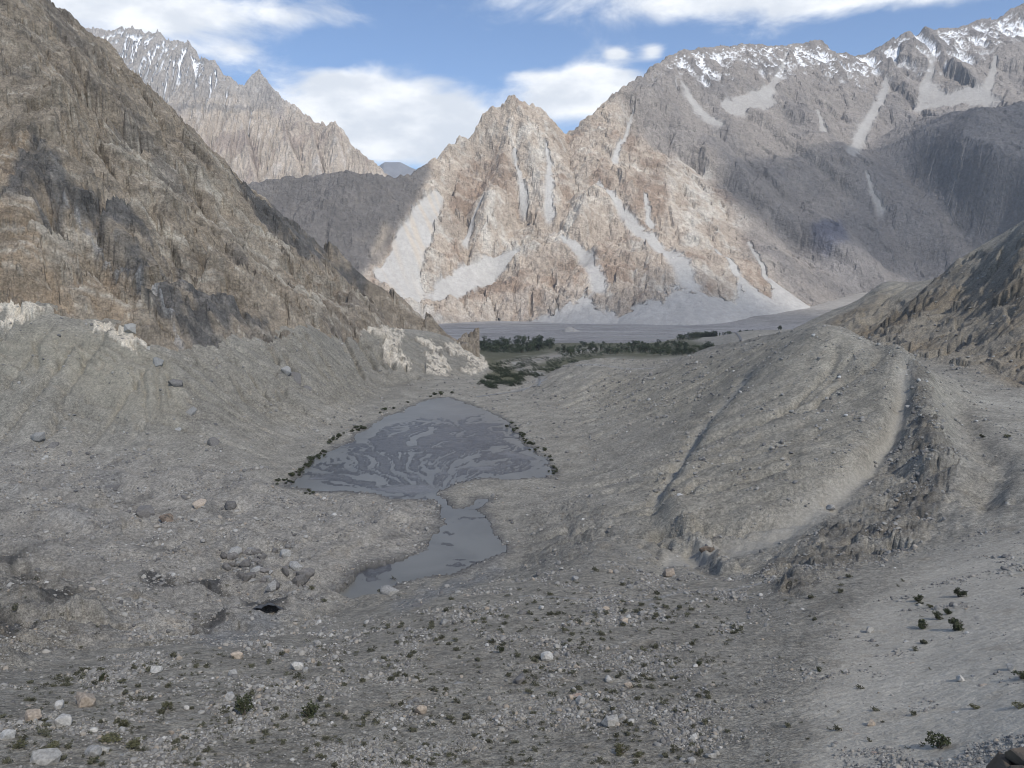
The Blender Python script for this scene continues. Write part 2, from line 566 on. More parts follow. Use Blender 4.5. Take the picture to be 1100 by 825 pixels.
def vrows():
    Y = np.geomspace(12, 3000, 40000)
    dens = 0.34 * 72000 / Y ** 2 * sstep(Y, 55, 85) + 40.0 / Y + 0.26 * sstep(Y, 560, 610) * (1 - sstep(Y, 700, 820)) + 0.20 * sstep(Y, 700, 800) * (1 - sstep(Y, 1250, 1400)) + 0.10 * sstep(Y, 300, 380) * (1 - sstep(Y, 600, 900))
    c = np.cumsum(dens * np.gradient(Y)); c = (c - c[0])
    n = int(c[-1])
    return np.interp(np.linspace(0, c[-1], n), c, Y)


VY = vrows()
val = Sheet((-110 - 550) / FPX, (1210 - 550) / FPX, 850, VY)
log('valley rows %d' % len(VY))
pts = [P(*c) for c in V_CTRL] + [((u - 550) / FPX * Y, Y, CAMZ + dz) for (u, Y, dz) in V_FREE]
pts = np.array(pts)
# interpolate in (bearing, log distance): even spacing as the ground is seen from the moraine
q = lambda x, y: (x / np.maximum(y, 1) * 5.5, np.log(np.maximum(y, 1)) * 3.2)
cx, cy = q(pts[:, 0], pts[:, 1])
gx, gy = q(val.X, val.YY)
cs = slice(None, None, 4)
coarse = rbf(cx, cy, pts[:, 2], gx[cs, cs], gy[cs, cs], c=0.09, smooth=2e-4)


def upsample(c, shape, st):
    j = np.arange(shape[0]) / st; i = np.arange(shape[1]) / st
    X, Y = np.meshgrid(np.minimum(i, c.shape[1] - 1), np.minimum(j, c.shape[0] - 1))
    ix, iy = np.minimum(X.astype(int), c.shape[1] - 2), np.minimum(Y.astype(int), c.shape[0] - 2)
    s, t = X - ix, Y - iy
    return (c[iy, ix] * (1 - s) + c[iy, ix + 1] * s) * (1 - t) + (c[iy + 1, ix] * (1 - s) + c[iy + 1, ix + 1] * s) * t


val.z = blur(upsample(coarse, val.z.shape, 4), 3, 2)
X, Y = val.X, val.YY
base = val.z.copy()


def zone(sh, poly, amp=8.0, wl=40.0, soft=3, seed=3):
    """mask of a patch of ground whose outline is found by sighting through the photograph"""
    xy = sh.cast(poly)[:, :2]
    key = (id(sh), seed, wl)
    if key not in WARPS:
        WARPS[key] = (fbm(sh.X, sh.YY, wl, 4, 0.6, seed), fbm(sh.X, sh.YY, wl, 4, 0.6, seed + 50))
    wx, wy = WARPS[key]
    # only the part of the sheet round the patch
    (ax, ay), (bx, by) = xy.min(0) - 2 * amp - 5, xy.max(0) + 2 * amp + 5
    rows = np.nonzero((sh.Y >= ay) & (sh.Y <= by))[0]
    al = min(ax / ay, ax / by, 1e9); ah = max(bx / ay, bx / by)
    cols = np.nonzero((sh.a >= al) & (sh.a <= ah))[0]
    m = np.zeros(sh.X.shape)
    if len(rows) and len(cols):
        pad = 4 * soft + 2
        r = slice(max(rows[0] - pad, 0), rows[-1] + pad); c = slice(max(cols[0] - pad, 0), cols[-1] + pad)
        k = inpoly(sh.X[r, c] + wx[r, c] * amp, sh.YY[r, c] + wy[r, c] * amp, xy).astype(float)
        m[r, c] = blur(k, soft, 2) if soft else k
    return m


WARPS = {}


# moraine crest of the big hump, sharpened
crest = [P(*c) for c in [(640, 386, 900), (720, 388, 850), (760, 375, 800), (820, 362, 700), (880, 350, 600), (910, 358, 570), (940, 372, 540), (1000, 410, 470)]]
dc, tc = seg_dist(X, Y, crest)
cz = np.interp(tc, np.arange(len(crest)), [c[2] for c in crest])
tent = cz - 0.55 * dc + 2.0
wc = sstep(dc, 90, 10)
z = np.maximum(base, np.where(dc < 60, np.minimum(tent, base + 11), -1e9))
z = base + (z - base) * wc

# water-worn gullies: erosion of a square-grid copy, the difference laid back on the sheet
gx0, gy0, gd = -620.0, 200.0, 3.5
GX, GY = np.meshgrid(np.arange(gx0, 760, gd), np.arange(gy0, 1450, gd))
zg = val.h(GX, GY) + fbm(GX, GY, 60, 6, 0.55, 11) * 3.0
ze = erode(zg, gd, 9, 0.055, 0.5, 0.06, 9.0)
cut = sample(ze - zg, gx0, gy0, gd, np.clip(X, gx0 + 9, 750), np.clip(Y, gy0 + 9, 1440))
inside = sstep(X, gx0, gx0 + 60) * sstep(-X, -750, -690) * sstep(Y, gy0, gy0 + 60) * sstep(-Y, -1440, -1300)
log('valley erosion')

m_wall = zone(val, [(-120, 345), (0, 345), (120, 356), (190, 380), (250, 366), (330, 350), (400, 352), (470, 360), (515, 388), (500, 402), (440, 418), (390, 432), (330, 448), (260, 455), (200, 470), (90, 462), (0, 455), (-120, 455)], 10, 55, 4)
m_clay = zone(val, [(-100, 350), (100, 356), (190, 385), (196, 455), (120, 440), (60, 400), (-100, 400)], 10, 55, 3)
m_debris = zone(val, [(-120, 470), (40, 478), (160, 495), (280, 505), (330, 530), (470, 538), (480, 560), (440, 600), (380, 610), (350, 650), (300, 672), (140, 694), (0, 712), (-120, 720)], 16, 55, 6)
m_terrace = zone(val, [(-120, 722), (0, 716), (140, 700), (300, 676), (420, 660), (540, 628), (620, 600), (760, 618), (820, 625), (760, 700), (740, 840), (-120, 840)], 10, 55, 10)
m_sand = zone(val, [(940, 640), (1010, 600), (1220, 560), (1220, 840), (800, 840), (880, 740), (920, 690)], 18, 55, 14)
m_chute = zone(val, [(964, 398), (978, 402), (976, 450), (958, 485), (905, 540), (850, 575), (770, 598), (705, 604), (716, 588), (800, 575), (880, 540), (940, 490), (960, 450)], 3, 24, 2)
m_break = zone(val, [(940, 372), (1000, 410), (1004, 450), (1040, 510), (1010, 530), (1000, 575), (940, 600), (850, 640), (800, 618), (880, 570), (950, 510), (975, 455), (968, 400)], 8, 24, 4)
m_lane = zone(val, [(800, 395), (810, 400), (760, 460), (722, 520), (704, 545), (698, 540), (722, 500), (750, 455)], 3, 24, 2)
m_slump = zone(val, [(560, 535), (640, 528), (660, 560), (640, 600), (570, 612), (548, 590)], 8, 24, 6)
m_darkleft = zone(val, [(-120, 600), (60, 610), (130, 650), (110, 690), (0, 715), (-120, 720)], 10, 55, 8)
m_sandhill = zone(val, [(1020, 415), (1100, 425), (1200, 430), (1200, 445), (1080, 440)], 10, 24, 4)
m_hump = zone(val, [(640, 392), (760, 382), (880, 356), (960, 395), (960, 470), (880, 540), (760, 590), (700, 590), (690, 540), (740, 450), (640, 440)], 8, 55, 8)
m_rhill = zone(val, [(870, 352), (950, 312), (1100, 245), (1220, 200), (1220, 420), (1100, 415), (1010, 390), (960, 372)], 10, 55, 6)
m_green = zone(val, [(506, 366), (560, 364), (640, 366), (740, 364), (760, 374), (700, 386), (650, 384), (612, 390), (580, 402), (560, 412), (530, 418), (508, 414), (524, 404), (524, 392)], 30, 120, 2)
m_white = np.clip(sum(zone(val, p, 9, 22, 0, 31) for p in [
    [(352, 346), (380, 348), (408, 350), (436, 356), (430, 372), (436, 384), (444, 392), (440, 395), (426, 389), (408, 382), (409, 370), (412, 362)],
    [(446, 362), (462, 364), (476, 378), (484, 394), (482, 402), (464, 402), (456, 396), (462, 388), (456, 378), (468, 376)],
    [(478, 370), (492, 368), (508, 376), (522, 388), (524, 394), (508, 402), (494, 396), (508, 394), (500, 380), (484, 380)],
    [(-60, 322), (0, 323), (40, 326), (60, 334), (40, 342), (0, 343), (-60, 345)],
    [(98, 346), (130, 348), (148, 358), (158, 372), (150, 378), (130, 368), (110, 358)]]), 0, 1)
m_wet = np.clip(sum(zone(val, p, 7, 24, 1, 35) for p in [
    [(146, 630), (175, 621), (186, 632), (165, 640)], [(188, 634), (225, 624), (252, 637), (215, 642)], [(22, 646), (60, 639), (84, 649), (50, 654)], [(-20, 680), (20, 679), (36, 690), (10, 700), (-20, 700)],
    [(-10, 606), (34, 601), (12, 613)], [(-10, 624), (36, 611), (20, 626)], [(206, 673), (242, 667), (228, 678)], [(160, 600), (200, 596), (190, 604)], [(255, 648), (280, 645), (320, 650), (318, 660), (270, 664)]]), 0, 1)
m_blueish = np.clip(sum(zone(val, p, 9, 24, 3, 35) for p in [[(190, 690), (230, 675), (300, 668), (300, 682), (230, 696)], [(500, 610), (540, 600), (530, 620), (470, 640), (440, 655), (420, 650)], [(100, 515), (140, 520), (120, 535)], [(75, 552), (108, 556), (100, 565), (72, 562)]]), 0, 1)
log('valley zones')

m_mound = zone(val, [(880, 354), (935, 380), (962, 405), (962, 455), (900, 530), (800, 566), (722, 572), (708, 545), (735, 500), (765, 455), (812, 398)], 5, 55, 5)
m_drop = zone(val, [(1004, 416), (1030, 425), (1085, 500), (1062, 545), (1038, 516), (1014, 470)], 7, 24, 5)
z = z + (9.5 * m_mound - 6.0 * m_drop)
w_er = inside * np.clip(1.0 - 0.85 * m_terrace - 0.8 * m_debris - 0.9 * m_sand - 0.5 * m_chute, 0, 1)
z = z + cut * w_er * (0.75 + 0.1 * m_hump + 0.4 * m_rhill)
# rills down the lateral moraine wall: they run across its strike
sx, sy = 0.33, 0.944
along = X * sx + Y * sy + fbm(X, Y, 45, 3, 0.5, 5) * 7
rw = 1.0 + 0.9 * sstep(Y, 650, 1000)
r1 = gn(along / (10.0 * rw), along * 0 + 0.3, 21) * 0.6 + gn(along / (5.5 * rw), (X * sy - Y * sx) / 60, 22) * 0.5
rill = np.clip(1 - np.abs(r1) * 3.4, 0, 1) * (0.35 + 0.65 * sstep(fbm(X, Y, 55, 3, 0.5, 77), -0.15, 0.25))
m_rill = m_wall * np.clip(1 - m_white * 2, 0, 1)
z = z - rill * 6.0 * m_rill * inside
jw = fbm(X, Y, 30, 4, .6, 58) * 2.5
for a_, b_ in [((316, 355), (357, 411)), ((324, 352), (367, 408)), ((342, 383), (372, 413)), ((362, 350), (395, 411)), ((352, 357), (382, 383)), ((372, 350), (413, 403)), ((390, 362), (418, 396)), ((250, 380), (276, 408)),
               ((248, 398), (265, 427)), ((268, 398), (288, 426)), ((300, 372), (322, 408)), ((286, 365), (300, 390)), ((404, 372), (424, 394)), ((150, 392), (156, 440)), ((166, 392), (172, 446)), ((178, 396), (183, 440)), ((140, 388), (145, 425)), ((60, 362), (64, 400)), ((38, 360), (40, 398)), ((84, 362), (90, 396))]:
    ln = [tuple(p[:2]) for p in val.cast([a_, ((a_[0] + b_[0]) / 2 + 2, (a_[1] + b_[1]) / 2), b_])]
    far_ = ln[0][1] / 700.0
    dr, tr_ = seg_dist(X + jw, Y + jw, ln)
    z = z - (3.5 + 3.5 * (ln[0][1] > 640)) * far_ * np.clip(1 - dr / (3.4 * far_), 0, 1) * sstep(tr_, 2.0, 1.4)
# streaks down the hump toward the lake
al2 = X * 0.80 + Y * 0.60 + fbm(X, Y, 60, 3, 0.5, 8) * 10
st = gn(al2 / 13.0, (X * 0.6 - Y * 0.8) / 160, 24) + 0.6 * gn(al2 / 5.5, (X * 0.6 - Y * 0.8) / 80, 25)
z = z + st * 0.7 * m_hump
# hummocks, blocks and loose ground
near = sstep(Y, 20, 70)
z = z + fbm(X, Y, 38, 6, 0.58, 31) * (1.0 + 5.5 * m_debris + 2.2 * m_break + 1.0 * m_rhill + 1.2 * m_hump) * near * (1 - 0.7 * m_sand)
z = z + fbm(X, Y, 75, 4, 0.5, 34, True) * 5.0 * m_debris
z = z + facets(X + fbm(X, Y, 9, 3, 0.6, 37) * 3, Y + fbm(X, Y, 9, 3, 0.6, 38) * 3, 9.0, 39, 0.6) * (0.45 * m_debris + 1.2 * m_break + 1.8 * m_rhill)
z = z + facets(X + fbm(X, Y, 20, 3, 0.6, 27) * 6, Y + fbm(X, Y, 20, 3, 0.6, 28) * 6, 26.0, 29, 0.6) * (1.5 * m_debris + 2.2 * m_break + 6.0 * m_rhill)
z = z + np.maximum(fbm(X, Y, 17, 5, 0.6, 33, True) - 0.05, 0) * (1.8 * m_debris + 3.2 * m_break + 2.2 * m_slump + 1.2 * m_darkleft)
z = z + fbm(X, Y, 8, 4, 0.6, 35) * (0.35 + 0.4 * m_debris + 0.9 * m_break + 0.5 * m_hump) * near * (1 - 0.8 * m_sand) * (1 - 0.7 * m_chute)
z = z + fbm(X, Y, 2.4, 3, 0.6, 36) * (0.09 + 0.12 * m_debris) * near * (1 - 0.7 * m_sand) * sstep(-Y, -420, -180)
z = z - 3.2 * m_chute * (1 - m_break * 0.4) - 3.0 * m_lane
# furrows on the dark left flank (long shallow steps)
al3 = -X * 0.35 + Y * 0.94 + fbm(X, Y, 50, 3, 0.5, 9) * 12
fur = sstep(np.mod(al3 / 14.0, 1.0), 0.55, 0.95)
z = z + (fur - 0.5) * 3.0 * m_darkleft
al4 = X * 0.25 + Y * 0.97 + fbm(X, Y, 40, 3, 0.5, 19) * 9
z = z + (sstep(np.mod(al4 / 10.0, 1.0), 0.5, 0.95) - 0.5) * 2.0 * m_slump
# eroded step on the broken end of the moraine: a torn little cliff
cl = [tuple(p[:2]) for p in val.cast([(965, 392), (985, 415), (1000, 445), (1012, 480), (1038, 510)])]
dcl, _ = seg_dist(X + fbm(X, Y, 15, 4, 0.6, 41) * 6, Y + fbm(X, Y, 15, 4, 0.6, 42) * 6, cl)
z = z + 7 * sstep(dcl, 22, 3) * sstep(Y, 300, 330)
stub = [tuple(p[:2]) for p in val.cast([(735, 570), (745, 578), (762, 588), (784, 612)])]
ds, _ = seg_dist(X + fbm(X, Y, 8, 4, 0.6, 43) * 3, Y + fbm(X, Y, 8, 4, 0.6, 44) * 3, stub)
z = z + 4.5 * sstep(ds, 5.5, 1.5) * (0.8 + 0.5 * fbm(X, Y, 6, 3, 0.6, 45))
# white limestone ribs stand a little proud, stepped
bed = np.mod((z * 0.9 + X * 0.15 + fbm(X, Y, 20, 3, 0.5, 51) * 3) / 4.0, 1.0)
z = z + m_white * (1.2 + 1.6 * bed + facets(X + fbm(X, Y, 6, 3, .6, 53) * 3, Y, 9.0, 54, 0.8) * 3.4)
z = z - 1.2 * m_wet

# the lake basin: wet mud flats cut by a braid of channels
dl, _ = seg_dist(X, Y, list(lake_xy) + [lake_xy[0]])
dp, _ = seg_dist(X, Y, list(pond_xy) + [pond_xy[0]])
wob = fbm(X, Y, 22, 6, 0.66, 61) * 9
in_l = np.where(inpoly(X, Y, lake_xy), -dl, dl) + wob
in_p = np.where(inpoly(X, Y, pond_xy), -dp, dp) + wob * 0.7
dshore = np.minimum(in_l, in_p)
near_w = sstep(-dshore, -70, 0)
zl_floor = LAKE_Z + 0.35 + np.maximum(dshore, 0) * 0.045
z = np.where(dshore > 0, np.maximum(z, zl_floor) * near_w + np.maximum(z, LAKE_Z - 45) * (1 - near_w) if False else np.where(dshore < 120, np.maximum(z, np.minimum(zl_floor, LAKE_Z + 3.2)), z), z)
z = np.where(dshore > 0, LAKE_Z + (z - LAKE_Z) * (0.25 + 0.75 * sstep(dshore, 0, 28)) + 0.1, z)
# braid: channels fan out from the inflow at the near end
inflow = plane_cast([(470, 535)], LAKE_Z)[0]
rx, ry = X - inflow[0], Y - inflow[1]
rr, th = np.hypot(rx, ry), np.arctan2(rx, ry)
w1 = fbm(X, Y, 90, 4, 0.55, 71)
q1, q2 = th * 4.6 + w1 * 1.2 + 0.25 * fbm(X, Y, 25, 3, .6, 79), rr / 130 + w1 * 0.7
br = np.minimum(np.abs(gn(q1, q2, 72)) * 3.4, np.abs(gn(q1 * 2.3 + 5, q2 * 1.9, 74)) * 4.4)
br = np.minimum(br, np.abs(gn(q1 * 4.1 + 9, q2 * 3.0, 76)) * 4.5 + 0.12)
silt = sstep(fbm(X / 2.2, Y, 30, 5, 0.6, 77), 0.12, 0.3) * sstep(rr, 190, 90)
br = br * 1.0 - 0.34 + 0.62 * fbm(X / 1.7, Y, 38, 6, 0.62, 73) + 0.5 * silt - 1.1 * sstep(rr, 205, 285) - 0.45 * sstep(in_l, -16, -2) + 0.10 * sstep(rr, 30, 120)
bed_l = LAKE_Z + np.clip(br * 0.40, -0.4, 0.14)
bed_p = LAKE_Z - 0.15 + 0.80 * fbm(X / 1.6, Y, 16, 6, 0.66, 75)
bed = np.where(in_l < in_p, bed_l, np.minimum(bed_p, LAKE_Z + 0.3))
z = np.where(dshore <= 0, bed, z)
in_water = (dshore <= 0)

# cave mouth at the buried ice: a hollow under a lip
val.z = z
cave = val.cast([(287, 653)])[0]
val.z = base
rc = np.hypot((X - cave[0]) / 5.2, (Y - cave[1]) / 4.0)
z = z - 2.2 * sstep(rc, 1.3, 0.6)
z = np.where(np.hypot((X - cave[0]) / 9, (Y - cave[1] - 7) / 5) < 1, z + 1.6 * (1 - np.hypot((X - cave[0]) / 9, (Y - cave[1] - 7) / 5)), z)
log('valley relief')

# the brook that drains the lake to the village
brook_px = [(512, 432), (548, 424), (566, 416), (584, 407), (580, 402), (558, 396), (556, 391), (574, 386), (602, 381), (640, 374)]
brook = val.cast(brook_px)[:, :2]
db, _ = seg_dist(X + fbm(X, Y, 60, 3, 0.5, 81) * 10, Y + fbm(X, Y, 60, 3, 0.5, 82) * 10, [tuple(b) for b in brook])
wbr = 5 + (Y - 800) * 0.010
m_brook = sstep(db, wbr * 1.5, wbr * 0.7) * sstep(Y, 800, 850)
m_gravel = sstep(db, wbr * 4.5, wbr * 1.6) * sstep(Y, 800, 850)
z = np.where(Y > 820, z - 0.8 * m_brook, z)

# ---- ground colours (dry albedo)
col = np.empty(X.shape + (3,)); col[:] = (0.262, 0.257, 0.241)
n_big, n_mid = fbm(X, Y, 130, 5, 0.55, 91), fbm(X, Y, 22, 5, 0.6, 92)
col *= (1 + 0.18 * n_big + 0.16 * n_mid)[..., None]
col = lerp3(col, (0.238, 0.232, 0.216), 0.75 * m_terrace)
col = lerp3(col, (0.275, 0.270, 0.262), 0.8 * m_debris)
col = lerp3(col, (0.235, 0.227, 0.203), 0.6 * m_hump)
col = lerp3(col, (0.285, 0.276, 0.252), 0.6 * m_mound * sstep(n_big + 0.6 * n_mid, -0.35, 0.2))
col = lerp3(col, (0.47, 0.455, 0.425), np.clip(0.92 * m_sand * (0.8 + 0.6 * n_big), 0, 1))
col = lerp3(col, (0.36, 0.355, 0.335), 0.8 * m_sandhill)
col = lerp3(col, (0.205, 0.200, 0.184), 0.6 * m_wall)
col = lerp3(col, (0.265, 0.255, 0.222), 0.7 * m_clay)
col = lerp3(col, (0.30, 0.297, 0.285), 0.8 * m_chute + 0.7 * m_lane)
col = lerp3(col, (0.120, 0.116, 0.110), 0.85 * m_break * (1 - m_chute) * sstep(n_mid, -0.3, 0.25))
col = lerp3(col, (0.175, 0.175, 0.172), 0.5 * m_slump)
col = lerp3(col, (0.185, 0.182, 0.172), 0.6 * m_darkleft)
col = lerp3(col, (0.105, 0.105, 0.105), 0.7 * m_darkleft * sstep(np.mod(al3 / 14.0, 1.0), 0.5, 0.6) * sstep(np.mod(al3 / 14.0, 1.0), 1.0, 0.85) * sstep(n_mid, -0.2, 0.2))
col = lerp3(col, (0.205, 0.182, 0.152), 0.75 * m_rhill * (0.6 + 0.8 * sstep(fbm(X, Y, 90, 4, 0.6, 95), -0.2, 0.4)))
col = lerp3(col, (0.085, 0.09, 0.058), 0.9 * m_green * sstep(fbm(X, Y, 70, 5, 0.6, 96), -0.7, -0.05))
col = lerp3(col, (0.30, 0.29, 0.27), 0.8 * m_gravel * (1 - 0.6 * m_green * sstep(n_mid, 0.0, 0.3)))
col = lerp3(col, (0.53, 0.50, 0.455), 0.95 * m_white * sstep(n_mid + 0.9 * fbm(X, Y, 9, 3, 0.6, 97), -0.32, -0.08))
col = lerp3(col, (0.060, 0.060, 0.060), 0.92 * m_wet)
col = lerp3(col, (0.20, 0.21, 0.225), 0.7 * m_blueish)
col = lerp3(col, (0.150, 0.147, 0.138), 0.55 * rill * m_rill * 0.5)  # rill beds tinted darker: the shade down in them put into the colour
# dark damp ice-cored patches on the debris, bluish slabs
dam = sstep(fbm(X, Y, 26, 5, 0.62, 98), 0.16, 0.34) * (m_debris * 0.75)
col = lerp3(col, (0.120, 0.120, 0.122), 0.8 * dam)
# reddish and pale scatter
col = lerp3(col, (0.27, 0.235, 0.19), 0.3 * sstep(fbm(X, Y, 12, 4, 0.6, 99), 0.25, 0.5) * sstep(Y, 20, 60))
col *= np.array((1.11, 1.05, 0.935))
mud = np.array((0.072, 0.067, 0.058))
mudn = fbm(X, Y, 30, 4, 0.6, 101)
col = np.where(in_water[..., None], mud * (1 + 0.3 * mudn)[..., None] + sstep(z, LAKE_Z + 0.10, LAKE_Z + 0.17)[..., None] * 0.05, col)
rim = (dshore > 0) * sstep(dshore + 5 * fbm(X, Y, 12, 4, .6, 103), 9, 0.5)
col = lerp3(col, (0.125, 0.12, 0.112), 0.75 * rim)
col = np.where(in_water[..., None], lerp3(col, (0.20, 0.195, 0.185), silt * 0.6 * (in_l < in_p)), col)
# footpaths: worn pale lines
for path in [[(560, 640), (620, 643), (690, 645), (730, 637), (790, 632), (850, 612)], [(700, 648), (715, 665)], [(620, 392), (660, 394), (700, 396)], [(720, 372), (740, 366)]]:
    val_z = val.z; val.z = z
    pp = [tuple(p[:2]) for p in val.cast(path)]; val.z = val_z
    dpth, _ = seg_dist(X + fbm(X, Y, 20, 3, 0.5, 55) * 2, Y + fbm(X, Y, 20, 3, 0.5, 56) * 2, pp)
    wdt = 0.7 if path[0][1] > 500 else 2.0
    col = lerp3(col, (0.31, 0.305, 0.29), 0.75 * sstep(dpth, wdt * 1.6, wdt * 0.5))
val.z = z
wet = np.clip(m_wet * 0.5 + in_water * 0.9 + rim * 0.3 + m_brook * 0.8, 0, 1)
smooth = np.clip(m_sand * 0.75 + m_chute * 0.8 + m_lane * 0.7 + in_water * 1.0 + m_clay * 0.3, 0, 1)
M_ground = mat_terrain('moraine_rubble', [(1.1, 0.7, 1.0), (5.0, 1.8, 0.7), (0.4, 0.3, 1.0)], speck=(1.6, 0.42), fine=(11.0, 0.16), wet=True, grain=0.22)
EDGE_KEEP = np.ones(X.shape, bool)
o = structure(mesh_from_grid('moraine_valley', X, Y, z, {'col': np.clip(col, 0.02, 0.9), 'wet': wet, 'smooth': smooth}, M_ground))
log('valley mesh %d' % len(o.data.polygons))

# ---- standing water
M_lake = mat_water('silty_water', (0.150, 0.145, 0.126), 0.3)


def water_sheet(name, poly, z, grow, mat, cell=4.0):
    p = np.array(poly)
    GX, GY = np.meshgrid(np.arange(p[:, 0].min() - 12, p[:, 0].max() + 12, cell), np.arange(p[:, 1].min() - 12, p[:, 1].max() + 12, cell))
    d, _ = seg_dist(GX, GY, [tuple(q_) for q_ in p] + [tuple(p[0])])
    return structure(mesh_from_grid(name, GX, GY, np.full(GX.shape, z), {}, mat, keep=inpoly(GX, GY, poly) | (d < grow)))


water_sheet('lake_water', lake_xy, LAKE_Z, 7, M_lake)
water_sheet('pond_water', pond_xy, LAKE_Z + 0.02, 5, M_lake, 3.0)


def ribbon(name, xy, widths, hfun, lift, mat, sub=6):
    """a thin strip laid along a line on the ground"""
    xy = np.array(xy); t = np.arange(len(xy)); tt = np.linspace(0, len(xy) - 1, (len(xy) - 1) * sub + 1)

    def cr(v):
        p = np.r_[2 * v[0] - v[1], v, 2 * v[-1] - v[-2]]
        i = np.minimum(tt.astype(int), len(v) - 2); s = tt - i
        a, b, c, d = p[i], p[i + 1], p[i + 2], p[i + 3]
        return 0.5 * (2 * b + (c - a) * s + (2 * a - 5 * b + 4 * c - d) * s ** 2 + (3 * b - a - 3 * c + d) * s ** 3)
    x, y = cr(xy[:, 0]), cr(xy[:, 1])
    w = np.interp(tt, t, widths)
    dx, dy = np.gradient(x), np.gradient(y); L = np.hypot(dx, dy) + 1e-6
    nx, ny = -dy / L, dx / L
    k = np.linspace(-0.5, 0.5, 5)
    RX = x[:, None] + nx[:, None] * w[:, None] * k; RY = y[:, None] + ny[:, None] * w[:, None] * k
    RZ = np.repeat(hfun(x, y)[:, None], 5, 1) + lift
    return structure(mesh_from_grid(name, RX, RY, RZ, {}, mat))


ribbon('brook_water', brook, np.linspace(4, 16, len(brook)), val.h, 0.25, M_lake)

# ---- river plain of braided gravel, and the fan beyond
RY0 = np.concatenate([np.geomspace(1900, 4300, 170), np.geomspace(4330, 9000, 40)])
riv = Sheet((-300 - 550) / FPX, (1350 - 550) / FPX, 260, RY0)
RX, RYY = riv.X, riv.YY
fanz = 0.078 * np.maximum(0, (RX - 600) * 0.749 + (RYY - 3950) * 0.663)
fanz = np.minimum(fanz, 230)
gr = fbm(RX / 5.0, RYY, 60, 5, 0.55, 111) + 0.5 * gn((RYY + 0.15 * RX + 90 * gn(RX / 500, RYY / 500, 3)) / 70, RX / 1400, 113)
riv.z = -0.85 + gr * 1.2 + fanz
RIV_Z = -1.15
rcol = np.empty(RX.shape + (3,)); rcol[:] = (0.262, 0.250, 0.238)
rcol *= (1 + 0.30 * fbm(RX / 6, RYY, 90, 5, 0.6, 115))[..., None]
rcol = lerp3(rcol, (0.25, 0.235, 0.215), sstep(fanz, 1, 25))
M_river_bed = mat_terrain('river_gravel', [(14, 1.0, 0.4)], speck=(25, 0.2), fine=(160, 0.15))
structure(mesh_from_grid('river_plain', RX, RYY, riv.z, {'col': np.clip(rcol, .02, .9), 'smooth': np.zeros(RX.shape)}, M_river_bed))
M_riverw = mat_water('river_water', (0.20, 0.20, 0.195), 0.42, 0.2, 0.03)
GXr, GYr = np.meshgrid(np.linspace(-2500, 3200, 30), np.linspace(2300, 6200, 30))
structure(mesh_from_grid('river_water', GXr, GYr, np.full(GXr.shape, RIV_Z), {}, M_riverw))
log('river')
# ------------------------------------------------------------------ the rock wall on the left
M_rock = mat_terrain('layered_rock', [(3.0, 2.4, 0.9), (14.0, 7.0, 0.8), (0.9, 0.6, 0.8)], speck=(9.0, 0.28), fine=(40.0, 0.22))
L_CTRL = [P(*c) for c in [
    (35, 0, 1120), (80, 40, 1170), (110, 62, 1200), (150, 86, 1240), (205, 135, 1300), (228, 165, 1320), (250, 190, 1345), (300, 226, 1385), (340, 255, 1415), (375, 285, 1440), (400, 300, 1450), (440, 325, 1470), (470, 342, 1480), (492, 364, 1480),
    (-100, -130, 1050), (-250, -300, 1000), (-450, -480, 900),
    (-300, 310, 610), (-150, 325, 618), (0, 335, 628), (60, 340, 634), (130, 346, 640), (190, 374, 645), (250, 358, 726), (330, 343, 858), (400, 345, 1065), (470, 354, 1310), (500, 374, 1370),
    (0, 230, 700), (90, 262, 735), (0, 100, 830), (120, 180, 900), (200, 240, 940), (200, 320, 770), (270, 300, 930), (330, 290, 1120), (100, 100, 1040), (-150, 150, 700), (-150, 0, 850)]]
L_CTRL += [(-700, 1500, CAMZ + 300), (-500, 1600, CAMZ + 40), (-300, 1650, CAMZ - 60), (-100, 1600, CAMZ - 190), (0, 1500, CAMZ - 200), (-900, 1400, CAMZ + 450),
           (-250, 600, CAMZ - 130), (-150, 850, CAMZ - 150), (-50, 1100, CAMZ - 180), (20, 1350, CAMZ - 205), (-600, 560, CAMZ - 80), (-1000, 900, CAMZ + 420), (-480, 570, CAMZ - 70)]
L_CTRL = np.array(L_CTRL)
lx0, ly0, ld = -1150.0, 520.0, 3.2
LX, LY = np.meshgrid(np.arange(lx0, 80, ld), np.arange(ly0, 1720, ld))
lc = rbf(L_CTRL[:, 0] / 100, L_CTRL[:, 1] / 100, L_CTRL[:, 2], LX[::4, ::4] / 100, LY[::4, ::4] / 100, c=0.25, smooth=1e-3)
lz = blur(upsample(lc, LX.shape, 4), 2, 2)
lsk = [P(*c) for c in [(-250, -300, 1000), (-100, -130, 1050), (35, 0, 1120), (80, 40, 1170), (150, 86, 1240), (205, 135, 1300), (250, 190, 1345), (300, 226, 1385), (340, 255, 1415), (400, 300, 1450), (440, 325, 1470), (492, 364, 1480)]]
dsk, tsk = seg_dist(LX, LY, lsk)
skz = np.interp(tsk, np.arange(len(lsk)), [p[2] for p in lsk])
keep_sk = sstep(dsk, 12, 70)
lz0 = lz.copy()
lz = lz + (fbm(LX, LY, 210, 7, 0.55, 201, True) * 20 + fbm(LX, LY, 90, 5, 0.6, 203) * 10 + 3) * (0.15 + 0.85 * keep_sk)


